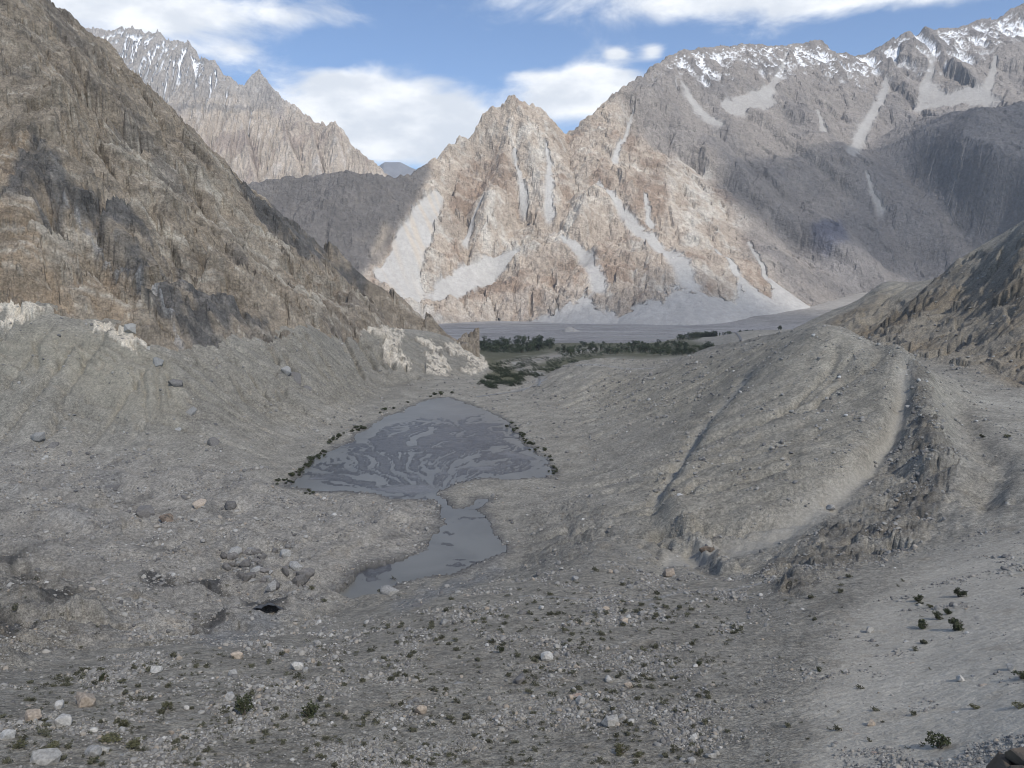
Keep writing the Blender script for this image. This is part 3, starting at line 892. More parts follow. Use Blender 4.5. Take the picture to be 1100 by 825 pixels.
class Grid:
    def __init__(self, x0, y0, d, z):
        self.x0, self.y0, self.d, self.z = x0, y0, d, z

    def h(self, x, y):
        return sample(self.z, self.x0, self.y0, self.d, np.asarray(x, float), np.asarray(y, float))

    def cast(self, uv, ys):
        d = rays(uv); hit = np.full(len(d), np.nan)
        x1 = self.x0 + (self.z.shape[1] - 1) * self.d
        for y in ys:
            xx = d[:, 0] * y
            g = CAMZ + d[:, 2] * y - self.h(xx, np.full(len(d), y))
            m = np.isnan(hit) & (g <= 0) & (xx > self.x0) & (xx < x1)
            hit[m] = y
        hit = np.where(np.isnan(hit), ys[-1], hit)
        return np.stack([d[:, 0] * hit, hit], 1)


lg = Grid(lx0, ly0, ld, lz)
LYS = np.arange(560, 1700, 3.0)
# the two long chutes that cross the face
for px, depth, wid in [([(5, 110), (35, 165), (60, 213), (100, 262), (150, 305), (178, 340), (191, 372)], 16, 16),
                       ([(92, 120), (119, 188), (163, 232), (178, 270), (184, 300)], 9, 12),
                       ([(150, 90), (205, 190), (260, 270), (330, 340)], 8, 12), ([(60, 215), (50, 290), (70, 335)], 8, 10)]:
    line = [tuple(p) for p in lg.cast(px, LYS)]
    d, _ = seg_dist(LX + fbm(LX, LY, 40, 3, 0.5, 207) * 8, LY + fbm(LX, LY, 40, 3, 0.5, 208) * 8, line)
    lz = lz - depth * sstep(d, wid * 1.6, 0)
lz = lz + facets(LX + fbm(LX, LY, 60, 4, .6, 215) * 30, LY + fbm(LX, LY, 60, 4, .6, 216) * 30, 110.0, 217, 0.8) * 20 * keep_sk
lz = erode(lz, ld, 9, 0.014, 0.62, 0.0, 24.0)
# the wall ends along the top of the lateral moraine
foot = val.cast([(-120, 318), (0, 321), (50, 326), (92, 342), (132, 347), (160, 366), (190, 377), (205, 371), (250, 362), (330, 348), (400, 349), (470, 358), (497, 374)])[:, :2]
foot_poly = [(-1400, 500), (-700, 560)] + [tuple(f) for f in foot] + [(60, 1500), (60, 1900), (-1400, 1900)]
dft, _ = seg_dist(LX, LY, foot)
out = ~inpoly(LX, LY, foot_poly)
lvz = val.h(LX, LY)
lz = np.where(out, np.minimum(lz, lvz + 1.0) - 1.2 * dft, np.minimum(lz + (np.maximum(lz, lvz + 0.45 * dft) - lz) * sstep(dft, 35, 12), lvz + 2.0 + 1.0 * dft + 4 * fbm(LX, LY, 20, 3, .6, 229)))
lz = np.where(dsk < 40, lz + (np.maximum(lz, skz - 0.9 * dsk - 3) - lz) * sstep(dsk, 40, 4), lz)
# tilted beds weather into ledges
bedc = lz * 0.67 + LX * 0.09 + LY * 0.74 + fbm(LX, LY, 130, 4, 0.5, 211) * 22
for per, amp in ((24.0, 4.5), (9.0, 1.9)):
    s = np.mod(bedc / per + 0.35 * gn(bedc / 31.0, LX / 300, 5), 1.0)
    lz = lz + amp * (sstep(s, 0.0, 0.75) - sstep(s, 0.8, 1.0) - 0.4) * (0.4 + 0.9 * sstep(fbm(LX, LY, 120, 4, 0.6, 213), -0.3, 0.3))
lg.z = lz
lef = Sheet((-420 - 550) / FPX, (515 - 550) / FPX, 640, np.concatenate([np.arange(566, 960, 1.9), np.arange(960, 1560, 2.4), np.arange(1560, 1700, 8)]))
X, Y = lef.X, lef.YY
lef.z = lg.h(X, Y)
jx, jy = X + fbm(X, Y, 14, 4, .6, 224) * 7, Y + fbm(X, Y, 14, 4, .6, 225) * 7
lef.z += facets(jx, jy, 42.0, 226, 0.85) * 8.5 + facets(jx, jy, 15.0, 227, 0.8) * 2.6 + facets(X, Y, 6.5, 228, 0.8) * 0.7 + fbm(X, Y, 16, 5, 0.65, 221, True) * 1.2
okx = (X > lx0 + 10)
log('left wall relief')
ZL = lambda p, a=34, wl=70, s=1, seed=61: zone(lef, p, a, wl, s, seed)
m_slate = np.clip(ZL([(62, 212), (112, 192), (150, 215), (166, 262), (178, 300), (150, 306), (110, 268)]) + ZL([(20, 120), (50, 160), (62, 210), (40, 230), (10, 200)]) + ZL([(190, 300), (250, 320), (300, 345), (250, 362), (195, 372), (165, 330)]) + ZL([(250, 190), (330, 250), (400, 305), (350, 290), (280, 240)]), 0, 1)
m_orange = np.clip(ZL([(-200, 120), (10, 150), (40, 180), (50, 260), (70, 335), (0, 335), (-200, 320)]) + 0.8 * ZL([(75, 275), (120, 285), (155, 320), (150, 350), (90, 340)]) + 0.6 * ZL([(290, 270), (380, 310), (460, 350), (340, 345)]), 0, 1)
m_pale = np.clip(ZL([(95, 120), (150, 160), (200, 250), (240, 300), (190, 290), (140, 200)]) + ZL([(200, 150), (260, 230), (340, 300), (320, 330), (240, 250)]) + ZL([(300, 240), (360, 300), (470, 350), (330, 345)]), 0, 1)
chl = [tuple(p) for p in lg.cast([(60, 213), (100, 262), (150, 305), (178, 340), (191, 372)], LYS)]
dch, _ = seg_dist(X + fbm(X, Y, 34, 4, .6, 9) * 13, Y + fbm(X, Y, 34, 4, .6, 10) * 13, chl)
col = np.empty(X.shape + (3,)); col[:] = (0.275, 0.230, 0.175)
nb = fbm(X, Y, 150, 6, 0.6, 231); nm = fbm(X, Y, 40, 5, 0.62, 232); ns = fbm(X, Y, 11, 4, 0.62, 233)
bedc = lef.z * 0.67 + X * 0.09 + Y * 0.74 + fbm(X, Y, 130, 4, 0.5, 211) * 22
strat = gn(bedc / 13.0, X / 260, 235) + 0.7 * gn(bedc / 5.0, X / 200, 236) + 0.5 * gn(bedc / 2.2, X / 120, 237)
col = lerp3(col, (0.165, 0.147, 0.126), sstep(nb + 0.3 * nm, 0.05, 0.35) * 0.8)
col = lerp3(col, (0.285, 0.215, 0.145), m_orange * 0.8 * sstep(nm, -0.5, 0.1))
col = lerp3(col, (0.385, 0.345, 0.280), m_pale * 0.75 * sstep(nm + 0.5 * strat, -0.25, 0.3))
col = lerp3(col, (0.105, 0.102, 0.098), m_slate * 0.88 * sstep(nm + 0.5 * nb, -0.45, 0.0))
col = lerp3(col, (0.43, 0.385, 0.315), 0.65 * sstep(strat + 0.5 * nm, 0.32, 0.8) * (1 - 0.75 * m_slate))
col = lerp3(col, (0.095, 0.088, 0.080), 0.5 * sstep(-strat + 0.4 * nm, 0.45, 0.95))
col = lerp3(col, (0.36, 0.32, 0.27), 0.25 * sstep(ns, 0.25, 0.55))
col = lerp3(col, (0.30, 0.295, 0.285), 0.7 * sstep(dch, 5, 1.5) * sstep(nm + ns, -0.2, 0.25))
col *= (1 + 0.14 * ns)[..., None]
vz = np.where((Y < VY[-1]), val.h(X, Y), -1e9)
keepm = okx & (lef.z > vz - 4)
lef_o = structure(mesh_from_grid('rock_wall', X, Y, lef.z, {'col': np.clip(col, 0.02, 0.9), 'smooth': np.zeros(X.shape)}, M_rock, keep=keepm, smooth=False))
log('left wall mesh %d' % len(lef_o.data.polygons))

# ------------------------------------------------------------------ cone peaks, dark ridge, snow range (one massif)
def ridge(px, slopes):
    return [P(*c) for c in px], slopes


RIDGES = [  # crest lines seen in the photograph, with flank steepness
    ([(265, 198, 4350), (300, 194, 4400), (340, 190, 4450), (365, 187, 4480), (400, 189, 4550), (425, 193, 4650), (445, 187, 4800), (459, 178, 4950)], 0.95),
    ([(459, 178, 4950), (468, 172, 5000), (478, 160, 5050), (488, 156, 5100), (497, 149, 5150), (505, 151, 5180), (512, 138, 5200), (519, 124, 5230), (528, 118, 5250), (540, 116, 5270), (553, 102, 5300), (560, 110, 5310), (566, 114, 5320), (583, 117, 5350), (592, 130, 5370), (604, 144, 5400), (614, 147, 5420), (622, 136, 5450), (631, 127, 5480), (645, 114, 5540), (658, 110, 5600)], 1.12),
    ([(658, 110, 5600), (664, 101, 5680), (671, 93, 5750), (682, 86, 5850), (692, 84, 5950), (700, 75, 6050), (712, 66, 6200), (722, 58, 6350), (735, 54, 6450), (755, 52, 6600), (778, 50, 6750), (800, 48, 6900), (830, 50, 7050), (860, 47, 7200), (880, 43, 7300), (896, 57, 7300), (925, 61, 7400), (945, 50, 7400), (965, 40, 7450), (977, 33, 7500), (985, 40, 7500), (994, 28, 7500), (1004, 33, 7500), (1030, 30, 7550), (1056, 20, 7600), (1070, 22, 7650), (1085, 10, 7700), (1100, 4, 7700), (1180, -30, 7800), (1300, -60, 7900)], 0.86),
    # spurs that come forward
    ([(553, 102, 5300), (545, 140, 5080), (532, 200, 4750), (522, 250, 4480), (505, 300, 4200), (495, 335, 4000)], 1.15),
    ([(583, 117, 5350), (590, 180, 5000), (600, 235, 4680), (590, 280, 4350), (580, 310, 4150), (575, 340, 3970)], 1.2),
    ([(497, 149, 5150), (490, 200, 4850), (483, 260, 4500), (480, 310, 4200)], 1.2),
    ([(631, 127, 5480), (640, 160, 5250), (648, 190, 5080)], 1.1),
    ([(636, 196, 4750), (641, 197, 4720), (668, 236, 4520), (700, 275, 4330), (715, 300, 4200)], 1.1),
    ([(641, 197, 4720), (625, 235, 4500), (622, 270, 4330), (650, 300, 4180), (690, 325, 4080)], 0.95),
    ([(658, 110, 5600), (680, 160, 5350), (710, 190, 5150), (745, 215, 4980), (760, 255, 4750), (790, 290, 4500), (812, 305, 4380)], 1.0),
    ([(700, 75, 6050), (740, 150, 5650), (775, 190, 5400), (800, 235, 5150), (818, 280, 4950)], 0.9),
    ([(755, 52, 6600), (790, 110, 6200), (820, 148, 5900), (845, 160, 5700), (860, 205, 5500), (868, 250, 5300), (866, 285, 5180)], 0.85),
    ([(860, 47, 7200), (868, 90, 6850), (872, 130, 6550), (880, 165, 6200)], 0.85),
    ([(896, 57, 7300), (905, 100, 6900), (930, 140, 6500), (940, 165, 6250)], 0.85),
    ([(1300, 100, 5400), (1180, 104, 5500), (1100, 108, 5600), (1060, 111, 5650), (1037, 115, 5700), (1010, 119, 5780), (985, 125, 5850), (965, 133, 5880), (950, 160, 5800), (938, 205, 5600), (930, 250, 5430), (920, 285, 5320)], 0.66),
    ([(1060, 111, 5650), (1045, 180, 5420), (1030, 245, 5250)], 0.66),
    ([(1180, 104, 5500), (1160, 180, 5200), (1150, 260, 5000)], 0.66),
    ([(340, 190, 4450), (355, 240, 4180), (362, 290, 3950)], 0.95),
    ([(400, 189, 4550), (405, 230, 4300), (402, 280, 4050)], 0.95),
    ([(265, 198, 4350), (150, 210, 4250), (50, 220, 4200)], 0.95),
    ([(300, 194, 4400), (300, 240, 4150), (300, 290, 3900)], 0.95),
]
mx0, my0, md = -2700.0, 3400.0, 12.0
MX, MY = np.meshgrid(np.arange(mx0, 6300, md), np.arange(my0, 8300, md))
wx = MX + fbm(MX, MY, 420, 5, 0.55, 301) * 85; wy = MY + fbm(MX, MY, 420, 5, 0.55, 302) * 85
mz = np.full(MX.shape, -60.0)
rid_id = np.zeros(MX.shape, int)
for k, (px, sl) in enumerate(RIDGES):
    pp = [P(*c) for c in px]
    is_sky = k < 3
    d, t = seg_dist(MX if is_sky else wx, MY if is_sky else wy, pp)
    if is_sky:                                   # the crest itself stays put, its flanks wander
        d2, _ = seg_dist(wx, wy, pp)
        d = d + (d2 - d) * sstep(d, 20, 160)
    hz = np.interp(t, np.arange(len(pp)), [p[2] for p in pp])
    q_ = hz - sl * (d - 0.00006 * np.minimum(d, 1500) ** 2 * 1.0)
    b = q_ > mz
    mz = np.where(b, q_, mz); rid_id = np.where(b, k, rid_id)
sky_all = [P(*c) for k in range(3) for c in RIDGES[k][0]]
dsky, tsky = seg_dist(MX, MY, sky_all)
skyz = np.interp(tsky, np.arange(len(sky_all)), [p[2] for p in sky_all])
mz0 = mz.copy()
fw = fbm(MX, MY, 200, 4, .6, 316), fbm(MX, MY, 200, 4, .6, 317)
mz = mz + (fbm(MX, MY, 600, 7, 0.58, 311) * 70 + facets(MX + fw[0] * 110, MY + fw[1] * 110, 330.0, 318, 0.8) * 34
           + fbm(MX, MY, 140, 5, 0.6, 313, True) * 14) * sstep(dsky, 10, 160) * sstep(mz, -60, 160)
mz = erode(mz, md, 7, 0.0042, 0.62, 0.10, 45.0)
mzb = blur(mz, 4, 2)
mz = mz + (mzb - mz) * np.maximum(sstep(MX / MY, 0.36, 0.46) * sstep(MY, 6500, 6000), 0.6 * sstep(MX / MY, 0.22, 0.30) * sstep(MY, 6300, 5900))
spike = np.maximum(fbm(MX, MY, 60, 4, 0.6, 315, True), -0.2) * 16
mz = np.where(dsky < 110, mz + (np.maximum(mz, skyz - 1.25 * dsky - 10) - mz) * sstep(dsky, 110, 10), mz) + spike * sstep(dsky, 90, 10)
mg = Grid(mx0, my0, md, mz)
log('massif relief')
mas = Sheet((-60 - 550) / FPX, (1212 - 550) / FPX, 910, np.concatenate([np.arange(3560, 3850, 9.0), np.arange(3850, 5700, 5.6), np.arange(5700, 7700, 10.5), np.arange(7700, 8200, 60)]))
X, Y = mas.X, mas.YY
mas.z = mg.h(X, Y)
log('massif sheet %s' % (X.shape,))
ZM = lambda p, a=45, wl=260, s=2, seed=71: zone(mas, p, a, 220, s, seed)
SCREE = [
    [(447, 222), (458, 205), (468, 200), (478, 212), (470, 240), (462, 262), (452, 300), (456, 322), (430, 322), (400, 292), (420, 265)],
    [(456, 322), (470, 300), (490, 290), (520, 272), (560, 268), (545, 290), (510, 312), (480, 322)],
    [(641, 194), (654, 206), (690, 242), (722, 270), (748, 300), (790, 318), (780, 328), (720, 326), (712, 312), (726, 296), (708, 268), (672, 234), (646, 208)],
    [(606, 258), (618, 262), (650, 292), (690, 318), (706, 330), (690, 338), (650, 343), (648, 318), (640, 298), (622, 275)],
    [(548, 165), (560, 190), (565, 220), (562, 225), (552, 205)], [(585, 155), (592, 180), (596, 228), (585, 228), (578, 205), (586, 185)],
    [(600, 318), (622, 322), (642, 338), (610, 342), (592, 332)], [(690, 208), (702, 214), (700, 240), (690, 225)],
    [(745, 262), (775, 285), (830, 312), (800, 318), (760, 292)], [(800, 285), (815, 300), (835, 312), (812, 310)],
]
m_scree = np.clip(sum(ZM(p, 14, 160, 3, 71) for p in SCREE[:2]), 0, 1)
HIGH = [
    [(728, 86), (742, 96), (748, 112), (772, 130), (774, 134), (752, 132), (744, 118), (732, 102)],
    [(770, 110), (800, 100), (822, 92), (838, 100), (830, 118), (800, 124), (780, 122)],
    [(946, 82), (957, 85), (952, 108), (930, 140), (918, 162), (913, 150), (925, 128), (940, 108)],
    [(975, 122), (990, 90), (1004, 86), (1018, 100), (1060, 90), (1084, 108), (1030, 112), (985, 124)],
    [(878, 118), (884, 136), (886, 140), (878, 138)], [(930, 185), (942, 218), (945, 226), (934, 208)],
]
m_high = np.clip(sum(ZM(p, 24, 160, 3, 73) for p in HIGH), 0, 1)
ne1, ne2 = fbm(X, Y, 60, 5, 0.65, 351), fbm(X, Y, 160, 5, 0.6, 352)
m_scree = sstep(m_scree + 0.45 * ne1 + 0.25 * ne2, 0.34, 0.70)
m_high = sstep(m_high + 0.55 * ne1 + 0.4 * ne2, 0.36, 0.80)
sm = np.clip(m_scree + m_high, 0, 1)
zs = blur(mas.z, 7, 2)
jx, jy = X + fbm(X, Y, 70, 4, .6, 324) * 40, Y + fbm(X, Y, 70, 4, .6, 325) * 40
det = facets(jx, jy, 120.0, 326, 0.9) * 15 + facets(jx, jy, 48.0, 327, 0.9) * 8 + facets(X, Y, 21.0, 328, 0.9) * 4 + fbm(X, Y, 75, 6, 0.62, 321, True) * 7
bedm = mas.z * 0.85 + X * 0.35 + fbm(X, Y, 500, 4, 0.5, 331) * 60
stp = np.mod(bedm / 62.0, 1.0)
m_dk0 = np.clip(ZM([(200, 185), (340, 186), (440, 186), (462, 182), (455, 205), (445, 225), (420, 262), (385, 300), (200, 300)], 25), 0, 1)
flu = fbm(X + ne2 * 40, Y * 0.18, 55, 5, 0.62, 353, True)
det = det * (1 - 0.75 * m_dk0) + flu * 15 * m_dk0
det = det + (sstep(stp, 0, 0.75) - sstep(stp, 0.8, 1.0) - 0.4) * 7
grass = sstep(mas.z, 5, 90)
raw0 = mas.z.copy()
gm_ = sstep(X - 0.16 * Y, 0, 350)                  # the slaty range is smoother than the cones
mas.z = mas.z + (zs - mas.z) * sm + det * (1 - 0.93 * sm) * (0.3 + 0.7 * grass) * (1 - 0.45 * gm_)
CHUTES = [([(644, 198), (672, 230), (700, 257), (722, 277), (740, 304)], 34, 72), ([(604, 256), (616, 263), (630, 280), (644, 310)], 20, 54), ([(552, 160), (560, 190), (564, 226)], 12, 34), ([(586, 150), (590, 180), (590, 228)], 12, 40),
          ([(693, 208), (696, 225), (699, 243)], 14, 30), ([(733, 88), (741, 104), (752, 120), (772, 133)], 22, 46), ([(952, 84), (947, 108), (928, 140), (915, 164)], 22, 50), ([(878, 118), (884, 140)], 16, 30),
          ([(931, 186), (938, 206), (946, 228)], 20, 36), ([(770, 268), (790, 292)], 16, 30), ([(804, 260), (822, 296)], 12, 24), ([(680, 120), (668, 150), (660, 172)], 10, 24), ([(520, 205), (508, 235), (500, 262)], 10, 26), ([(845, 55), (838, 80), (820, 104)], 16, 50), ([(1004, 50), (1000, 75), (992, 96)], 16, 50), ([(1070, 60), (1062, 90)], 18, 50)]
m_ch = np.zeros(X.shape)
for px, w0, w1 in CHUTES:
    ln = mas.cast(px)[:, :2]
    d, t = seg_dist(X + ne1 * 26, Y + ne1 * 26, [tuple(a_) for a_ in ln])
    w = w0 + (w1 - w0) * t / (len(px) - 1)
    m_ch = np.maximum(m_ch, sstep(d + 0.35 * w * ne1, w * 1.15, w * 0.45))
mas.z = mas.z + (blur(mas.z, 5, 2) - mas.z - 1.5) * m_ch
FANS = [(722, 277, 0.84), (634, 290, 0.88), (795, 298, 0.80), (612, 325, 0.84), (826, 300, 0.78)]
m_fan = np.zeros(X.shape)
for (u, v, sl) in FANS:
    a_ = mas.cast([(u, v)])[0]
    ddx, ddy = X - a_[0], Y - a_[1]
    d = np.hypot(ddx, ddy); th_ = np.arctan2(ddx, -ddy)
    zf = a_[2] + 10 - d * (sl - 0.00045 * np.minimum(d, 500)) * (1 + 0.06 * gn(th_ * 1.7, th_ * 0 + u, 355) + 0.012 * gn(th_ * 9, th_ * 0 + u, 356)) + ne1 * 4
    zf = np.where((np.abs(th_) < 1.9) & (d < 900), zf, -1e9)
    on = sstep(zf - mas.z + 14 * ne1, -6, 12)
    mas.z = np.maximum(mas.z, zf)
    m_fan = np.maximum(m_fan, on)
m_scree = np.clip(np.maximum(np.maximum(m_scree, m_ch), m_fan), 0, 1)
sm = np.clip(m_scree + m_high, 0, 1)
log('massif detail')
# rock kinds
m_dark = np.clip(ZM([(200, 185), (340, 186), (440, 186), (462, 182), (455, 205), (445, 225), (420, 262), (385, 300), (200, 300)], 25), 0, 1)
m_grey = np.clip(ZM([(664, 100), (700, 70), (760, 40), (1300, -80), (1300, 330), (850, 318), (826, 300), (800, 270), (790, 220), (760, 180), (720, 170), (690, 150)], 70, 400, 8), 0, 1)
m_shale = np.clip(ZM([(965, 130), (1040, 116), (1100, 110), (1300, 100), (1300, 330), (900, 310), (880, 250), (920, 190)], 70, 300, 6), 0, 1)
m_palem = np.clip(ZM([(636, 200), (642, 212), (640, 240), (612, 250), (606, 240)], 20) + ZM([(715, 170), (740, 160), (760, 190), (770, 230), (735, 250), (718, 220)], 40) + ZM([(540, 130), (566, 140), (600, 160), (590, 230), (560, 220)], 40)
                  + 0.7 * ZM([(480, 320), (540, 315), (600, 300), (640, 320), (590, 345), (480, 345)], 40), 0, 1)
m_blue = ZM([(870, 242), (905, 235), (912, 262), (888, 275), (872, 262)], 25)
m_streak = ZM([(402, 270), (412, 245), (418, 242), (410, 262), (398, 282)], 12)
n1, n2, n3 = fbm(X, Y, 330, 6, 0.6, 341), fbm(X, Y, 90, 6, 0.62, 342), fbm(X, Y, 36, 4, 0.6, 343)
col = np.empty(X.shape + (3,)); col[:] = (0.355, 0.300, 0.245)
col = lerp3(col, (0.245, 0.183, 0.138), 0.85 * sstep(n1 + 0.5 * n2, -0.02, 0.30))
col = lerp3(col, (0.470, 0.440, 0.392), 0.80 * sstep(-n1 + 0.7 * n2, 0.12, 0.5))
col = lerp3(col, (0.50, 0.47, 0.42), 0.6 * m_palem * sstep(n2, -0.3, 0.2))
stm = gn(bedm / 45, X / 900, 345) + 0.6 * gn(bedm / 17, X / 700, 346)
col = lerp3(col, (0.52, 0.48, 0.42), 0.35 * sstep(stm, 0.35, 0.8))
gcol = np.empty(X.shape + (3,)); gcol[:] = (0.255, 0.230, 0.208)
gcol = lerp3(gcol, (0.185, 0.172, 0.164), 0.8 * sstep(n1, -0.1, 0.35))
gcol = lerp3(gcol, (0.300, 0.275, 0.245), 0.5 * sstep(n2, 0.1, 0.5))
gcol = lerp3(gcol, (0.175, 0.168, 0.168), 0.6 * m_shale)
gcol = lerp3(gcol, (0.11, 0.115, 0.15), 0.8 * m_blue)
col = col * 0.93
gcol = gcol * 0.84
col = col + (gcol - col) * m_grey[..., None]
dcol = np.empty(X.shape + (3,)); dcol[:] = (0.120, 0.112, 0.106)
dcol = lerp3(dcol, (0.165, 0.148, 0.13), 0.6 * sstep(n2, 0.15, 0.5))
dcol = lerp3(dcol, (0.50, 0.42, 0.32), 0.8 * m_streak)
col = col + (dcol - col) * m_dark[..., None]
sc_c = np.array((0.355, 0.345, 0.328)) + (np.array((0.275, 0.262, 0.245)) - np.array((0.355, 0.345, 0.328))) * m_grey[..., None]
col = col + (sc_c - col) * (0.9 * m_scree)[..., None]
lefs = ZM(SCREE[0], 30, 160, 2, 71)
fl = gn((X * 0.75 + Y * 0.4) / 28, (Y) / 900, 347)
stk = gn((X * 0.85 - Y * 0.2 + 60 * ne2) / 16, Y / 500, 348)
col = lerp3(col, (0.33, 0.315, 0.295), 0.35 * m_scree * sstep(stk, 0.0, 0.5))
col = lerp3(col, (0.40, 0.345, 0.28), 0.7 * lefs * sstep(fl, -0.2, 0.5))
col = lerp3(col, (0.315, 0.303, 0.287), 0.7 * m_high)
# old snow in the high gullies and on the crest
gyz, gxz = np.gradient(mas.z)
conc = blur(mas.z, 5, 2) - mas.z
alt = mas.z - CAMZ
sk_a = np.array([p[0] / p[1] for p in sky_all]); sk_z = np.array([p[2] for p in sky_all])
rel = np.interp(X / Y, sk_a, sk_z) - mas.z
m_dust = sstep(360 - rel + 330 * n1 + 260 * n2 + (X / Y - 0.3) * 500, 0, 240) * sstep(0.8 * n3 + 0.6 * n2 + 0.9 * fbm(X, Y, 17, 3, 0.65, 361) + conc * 0.03, 0.0, 0.30) * sstep(X / Y, 0.16, 0.22)
m_snow = 0.8 * m_dust + 0 * sstep(alt + 260 * n1 + 260 * n2 + conc * 4, 1640, 1900) * sstep(conc * 0.8 + 26 * n3 + 12 * n2 + np.minimum(alt - 1900, 200) * 0.02, 1.0, 6) * sstep(X, 700, 1300)
col = lerp3(col, (0.85, 0.87, 0.90), 0.95 * m_snow)
col *= (1 + 0.14 * n3 * (1 - m_snow))[..., None]
M_mass = mat_terrain('mountain_rock', [(24.0, 15.0, 0.9), (80.0, 26.0, 0.6), (8.0, 6.0, 0.9)], speck=(22.0, 0.26), fine=(200.0, 0.12))
attrs = {'col': np.clip(col, 0.02, 0.9), 'smooth': np.clip(sm * 0.8 + 0.3 * m_snow, 0, 1)}
show = mas.z > -10
aa = X / Y
B1 = (459 - 550) / FPX
# which piece of the massif: dark ridge | cone peaks | snow range
sA = m_dark > 0.5
sC = (m_grey > 0.5) & ~sA
sB = ~sA & ~sC
for nm_, s in (('dark_ridge', sA), ('cone_peaks', sB), ('snow_range', sC)):
    k = s & show
    nr, na = X.shape
    kq = k[:-1, :-1] & show[1:, 1:]
    keepq = np.zeros(X.shape, bool); keepq[:-1, :-1] = kq
    # a quad belongs to the piece its first corner is in, so the pieces meet without overlap
    idx = np.arange(nr * na).reshape(nr, na)
    q4 = np.stack([idx[:-1, :-1], idx[:-1, 1:], idx[1:, 1:], idx[1:, :-1]], -1)[kq]
    used = np.zeros(nr * na, bool); used[q4.ravel()] = True
    re = np.cumsum(used) - 1; q4 = re[q4]
    co = np.stack([X, Y, mas.z], -1).reshape(-1, 3)[used]
    me = bpy.data.meshes.new(nm_)
    me.vertices.add(len(co)); me.vertices.foreach_set('co', co.astype(f32).ravel())
    me.loops.add(q4.size); me.loops.foreach_set('vertex_index', q4.astype(np.int32).ravel())
    me.polygons.add(len(q4)); me.polygons.foreach_set('loop_start', np.arange(0, q4.size, 4, dtype=np.int32))
    me.update(calc_edges=True)
    me.polygons.foreach_set('use_smooth', np.full(len(q4), False))
    at = me.attributes.new('col', 'FLOAT_COLOR', 'POINT')
    at.data.foreach_set('color', np.concatenate([attrs['col'].reshape(-1, 3)[used], np.ones((len(co), 1))], 1).astype(f32).ravel())
    at = me.attributes.new('smooth', 'FLOAT', 'POINT'); at.data.foreach_set('value', attrs['smooth'].ravel()[used].astype(f32))
    me.materials.append(M_mass)
    ob = bpy.data.objects.new(nm_, me); COL.objects.link(ob); structure(ob)
    log('%s %d' % (nm_, len(q4)))

# ------------------------------------------------------------------ spires far behind on the left, and the blue range beyond
BR = [
    ([(40, 42, 9300), (80, 36, 9200), (100, 31, 9150), (118, 34, 9100), (140, 29, 9000), (156, 36, 8950), (170, 35, 8900), (178, 41, 8850), (190, 44, 8800), (203, 46, 8750), (214, 63, 8650), (224, 66, 8600), (232, 68, 8550), (240, 79, 8500), (248, 84, 8500), (262, 92, 8450), (270, 84, 8500), (279, 77, 8550), (288, 90, 8450), (296, 100, 8350), (310, 110, 8250), (325, 120, 8150), (338, 130, 8100), (348, 134, 8050), (358, 131, 8000), (368, 148, 7900), (380, 160, 7850), (392, 168, 7800), (403, 174, 7750), (420, 191, 7700), (440, 215, 7600)], 1.25),
    ([(203, 46, 8750), (215, 110, 8200), (225, 180, 7700)], 1.25), ([(248, 84, 8500), (262, 140, 8000), (275, 200, 7500)], 1.25), ([(140, 29, 9000), (150, 100, 8400), (160, 180, 7800)], 1.2),
    ([(296, 100, 8350), (312, 150, 7900), (325, 205, 7450)], 1.25), ([(358, 131, 8000), (362, 165, 7700), (365, 205, 7400)], 1.25), ([(330, 124, 8120), (340, 165, 7750), (345, 205, 7400)], 1.25), ([(392, 168, 7800), (395, 205, 7450)], 1.2),
    ([(178, 41, 8850), (185, 110, 8300), (192, 180, 7750)], 1.25), ([(80, 36, 9200), (90, 120, 8500)], 1.2), ([(-150, 60, 9300), (40, 42, 9300)], 1.1)]
bx0, by0, bd = -6500.0, 6800.0, 15.0
BX, BY = np.meshgrid(np.arange(bx0, -700, bd), np.arange(by0, 9800, bd))
wx = BX + fbm(BX, BY, 350, 5, 0.55, 401) * 60; wy = BY + fbm(BX, BY, 350, 5, 0.55, 402) * 60
bz = np.full(BX.shape, 100.0)
for k, (px, sl) in enumerate(BR):
    pp = [P(*c) for c in px]
    d, t = seg_dist(BX if k == 0 else wx, BY if k == 0 else wy, pp)
    hz = np.interp(t, np.arange(len(pp)), [p[2] for p in pp])
    bz = np.maximum(bz, hz - sl * d)
    if k == 0:
        dsb, szb = d, hz
bz = bz + (fbm(BX, BY, 260, 6, 0.56, 411) * 32 + fbm(BX, BY, 90, 4, 0.6, 413, True) * 18) * sstep(dsb, 10, 120)
bz = erode(bz, bd, 9, 0.02, 0.58, 0.0, 110.0)
bz = np.where(dsb < 120, bz + (np.maximum(bz, szb - 1.5 * dsb - 14) - bz) * sstep(dsb, 120, 10), bz) + fbm(BX, BY, 70, 4, 0.6, 415, True) * 18 * sstep(dsb, 90, 10)
bg_ = Grid(bx0, by0, bd, bz)
bk = Sheet((20 - 550) / FPX, (450 - 550) / FPX, 400, np.concatenate([np.arange(7300, 8900, 7.5), np.arange(8900, 9500, 12)]))
X, Y = bk.X, bk.YY
jx, jy = X + fbm(X, Y, 80, 4, .6, 424) * 40, Y + fbm(X, Y, 80, 4, .6, 425) * 40
bk.z = bg_.h(X, Y) + fbm(X, Y, 60, 5, 0.6, 421, True) * 10 + facets(jx, jy, 130.0, 426, .9) * 18 + facets(jx, jy, 50.0, 427, .9) * 10
n1, n2 = fbm(X, Y, 300, 6, 0.6, 431), fbm(X, Y, 80, 5, 0.6, 432)
alt = bk.z - CAMZ
col = np.empty(X.shape + (3,)); col[:] = (0.345, 0.295, 0.242)
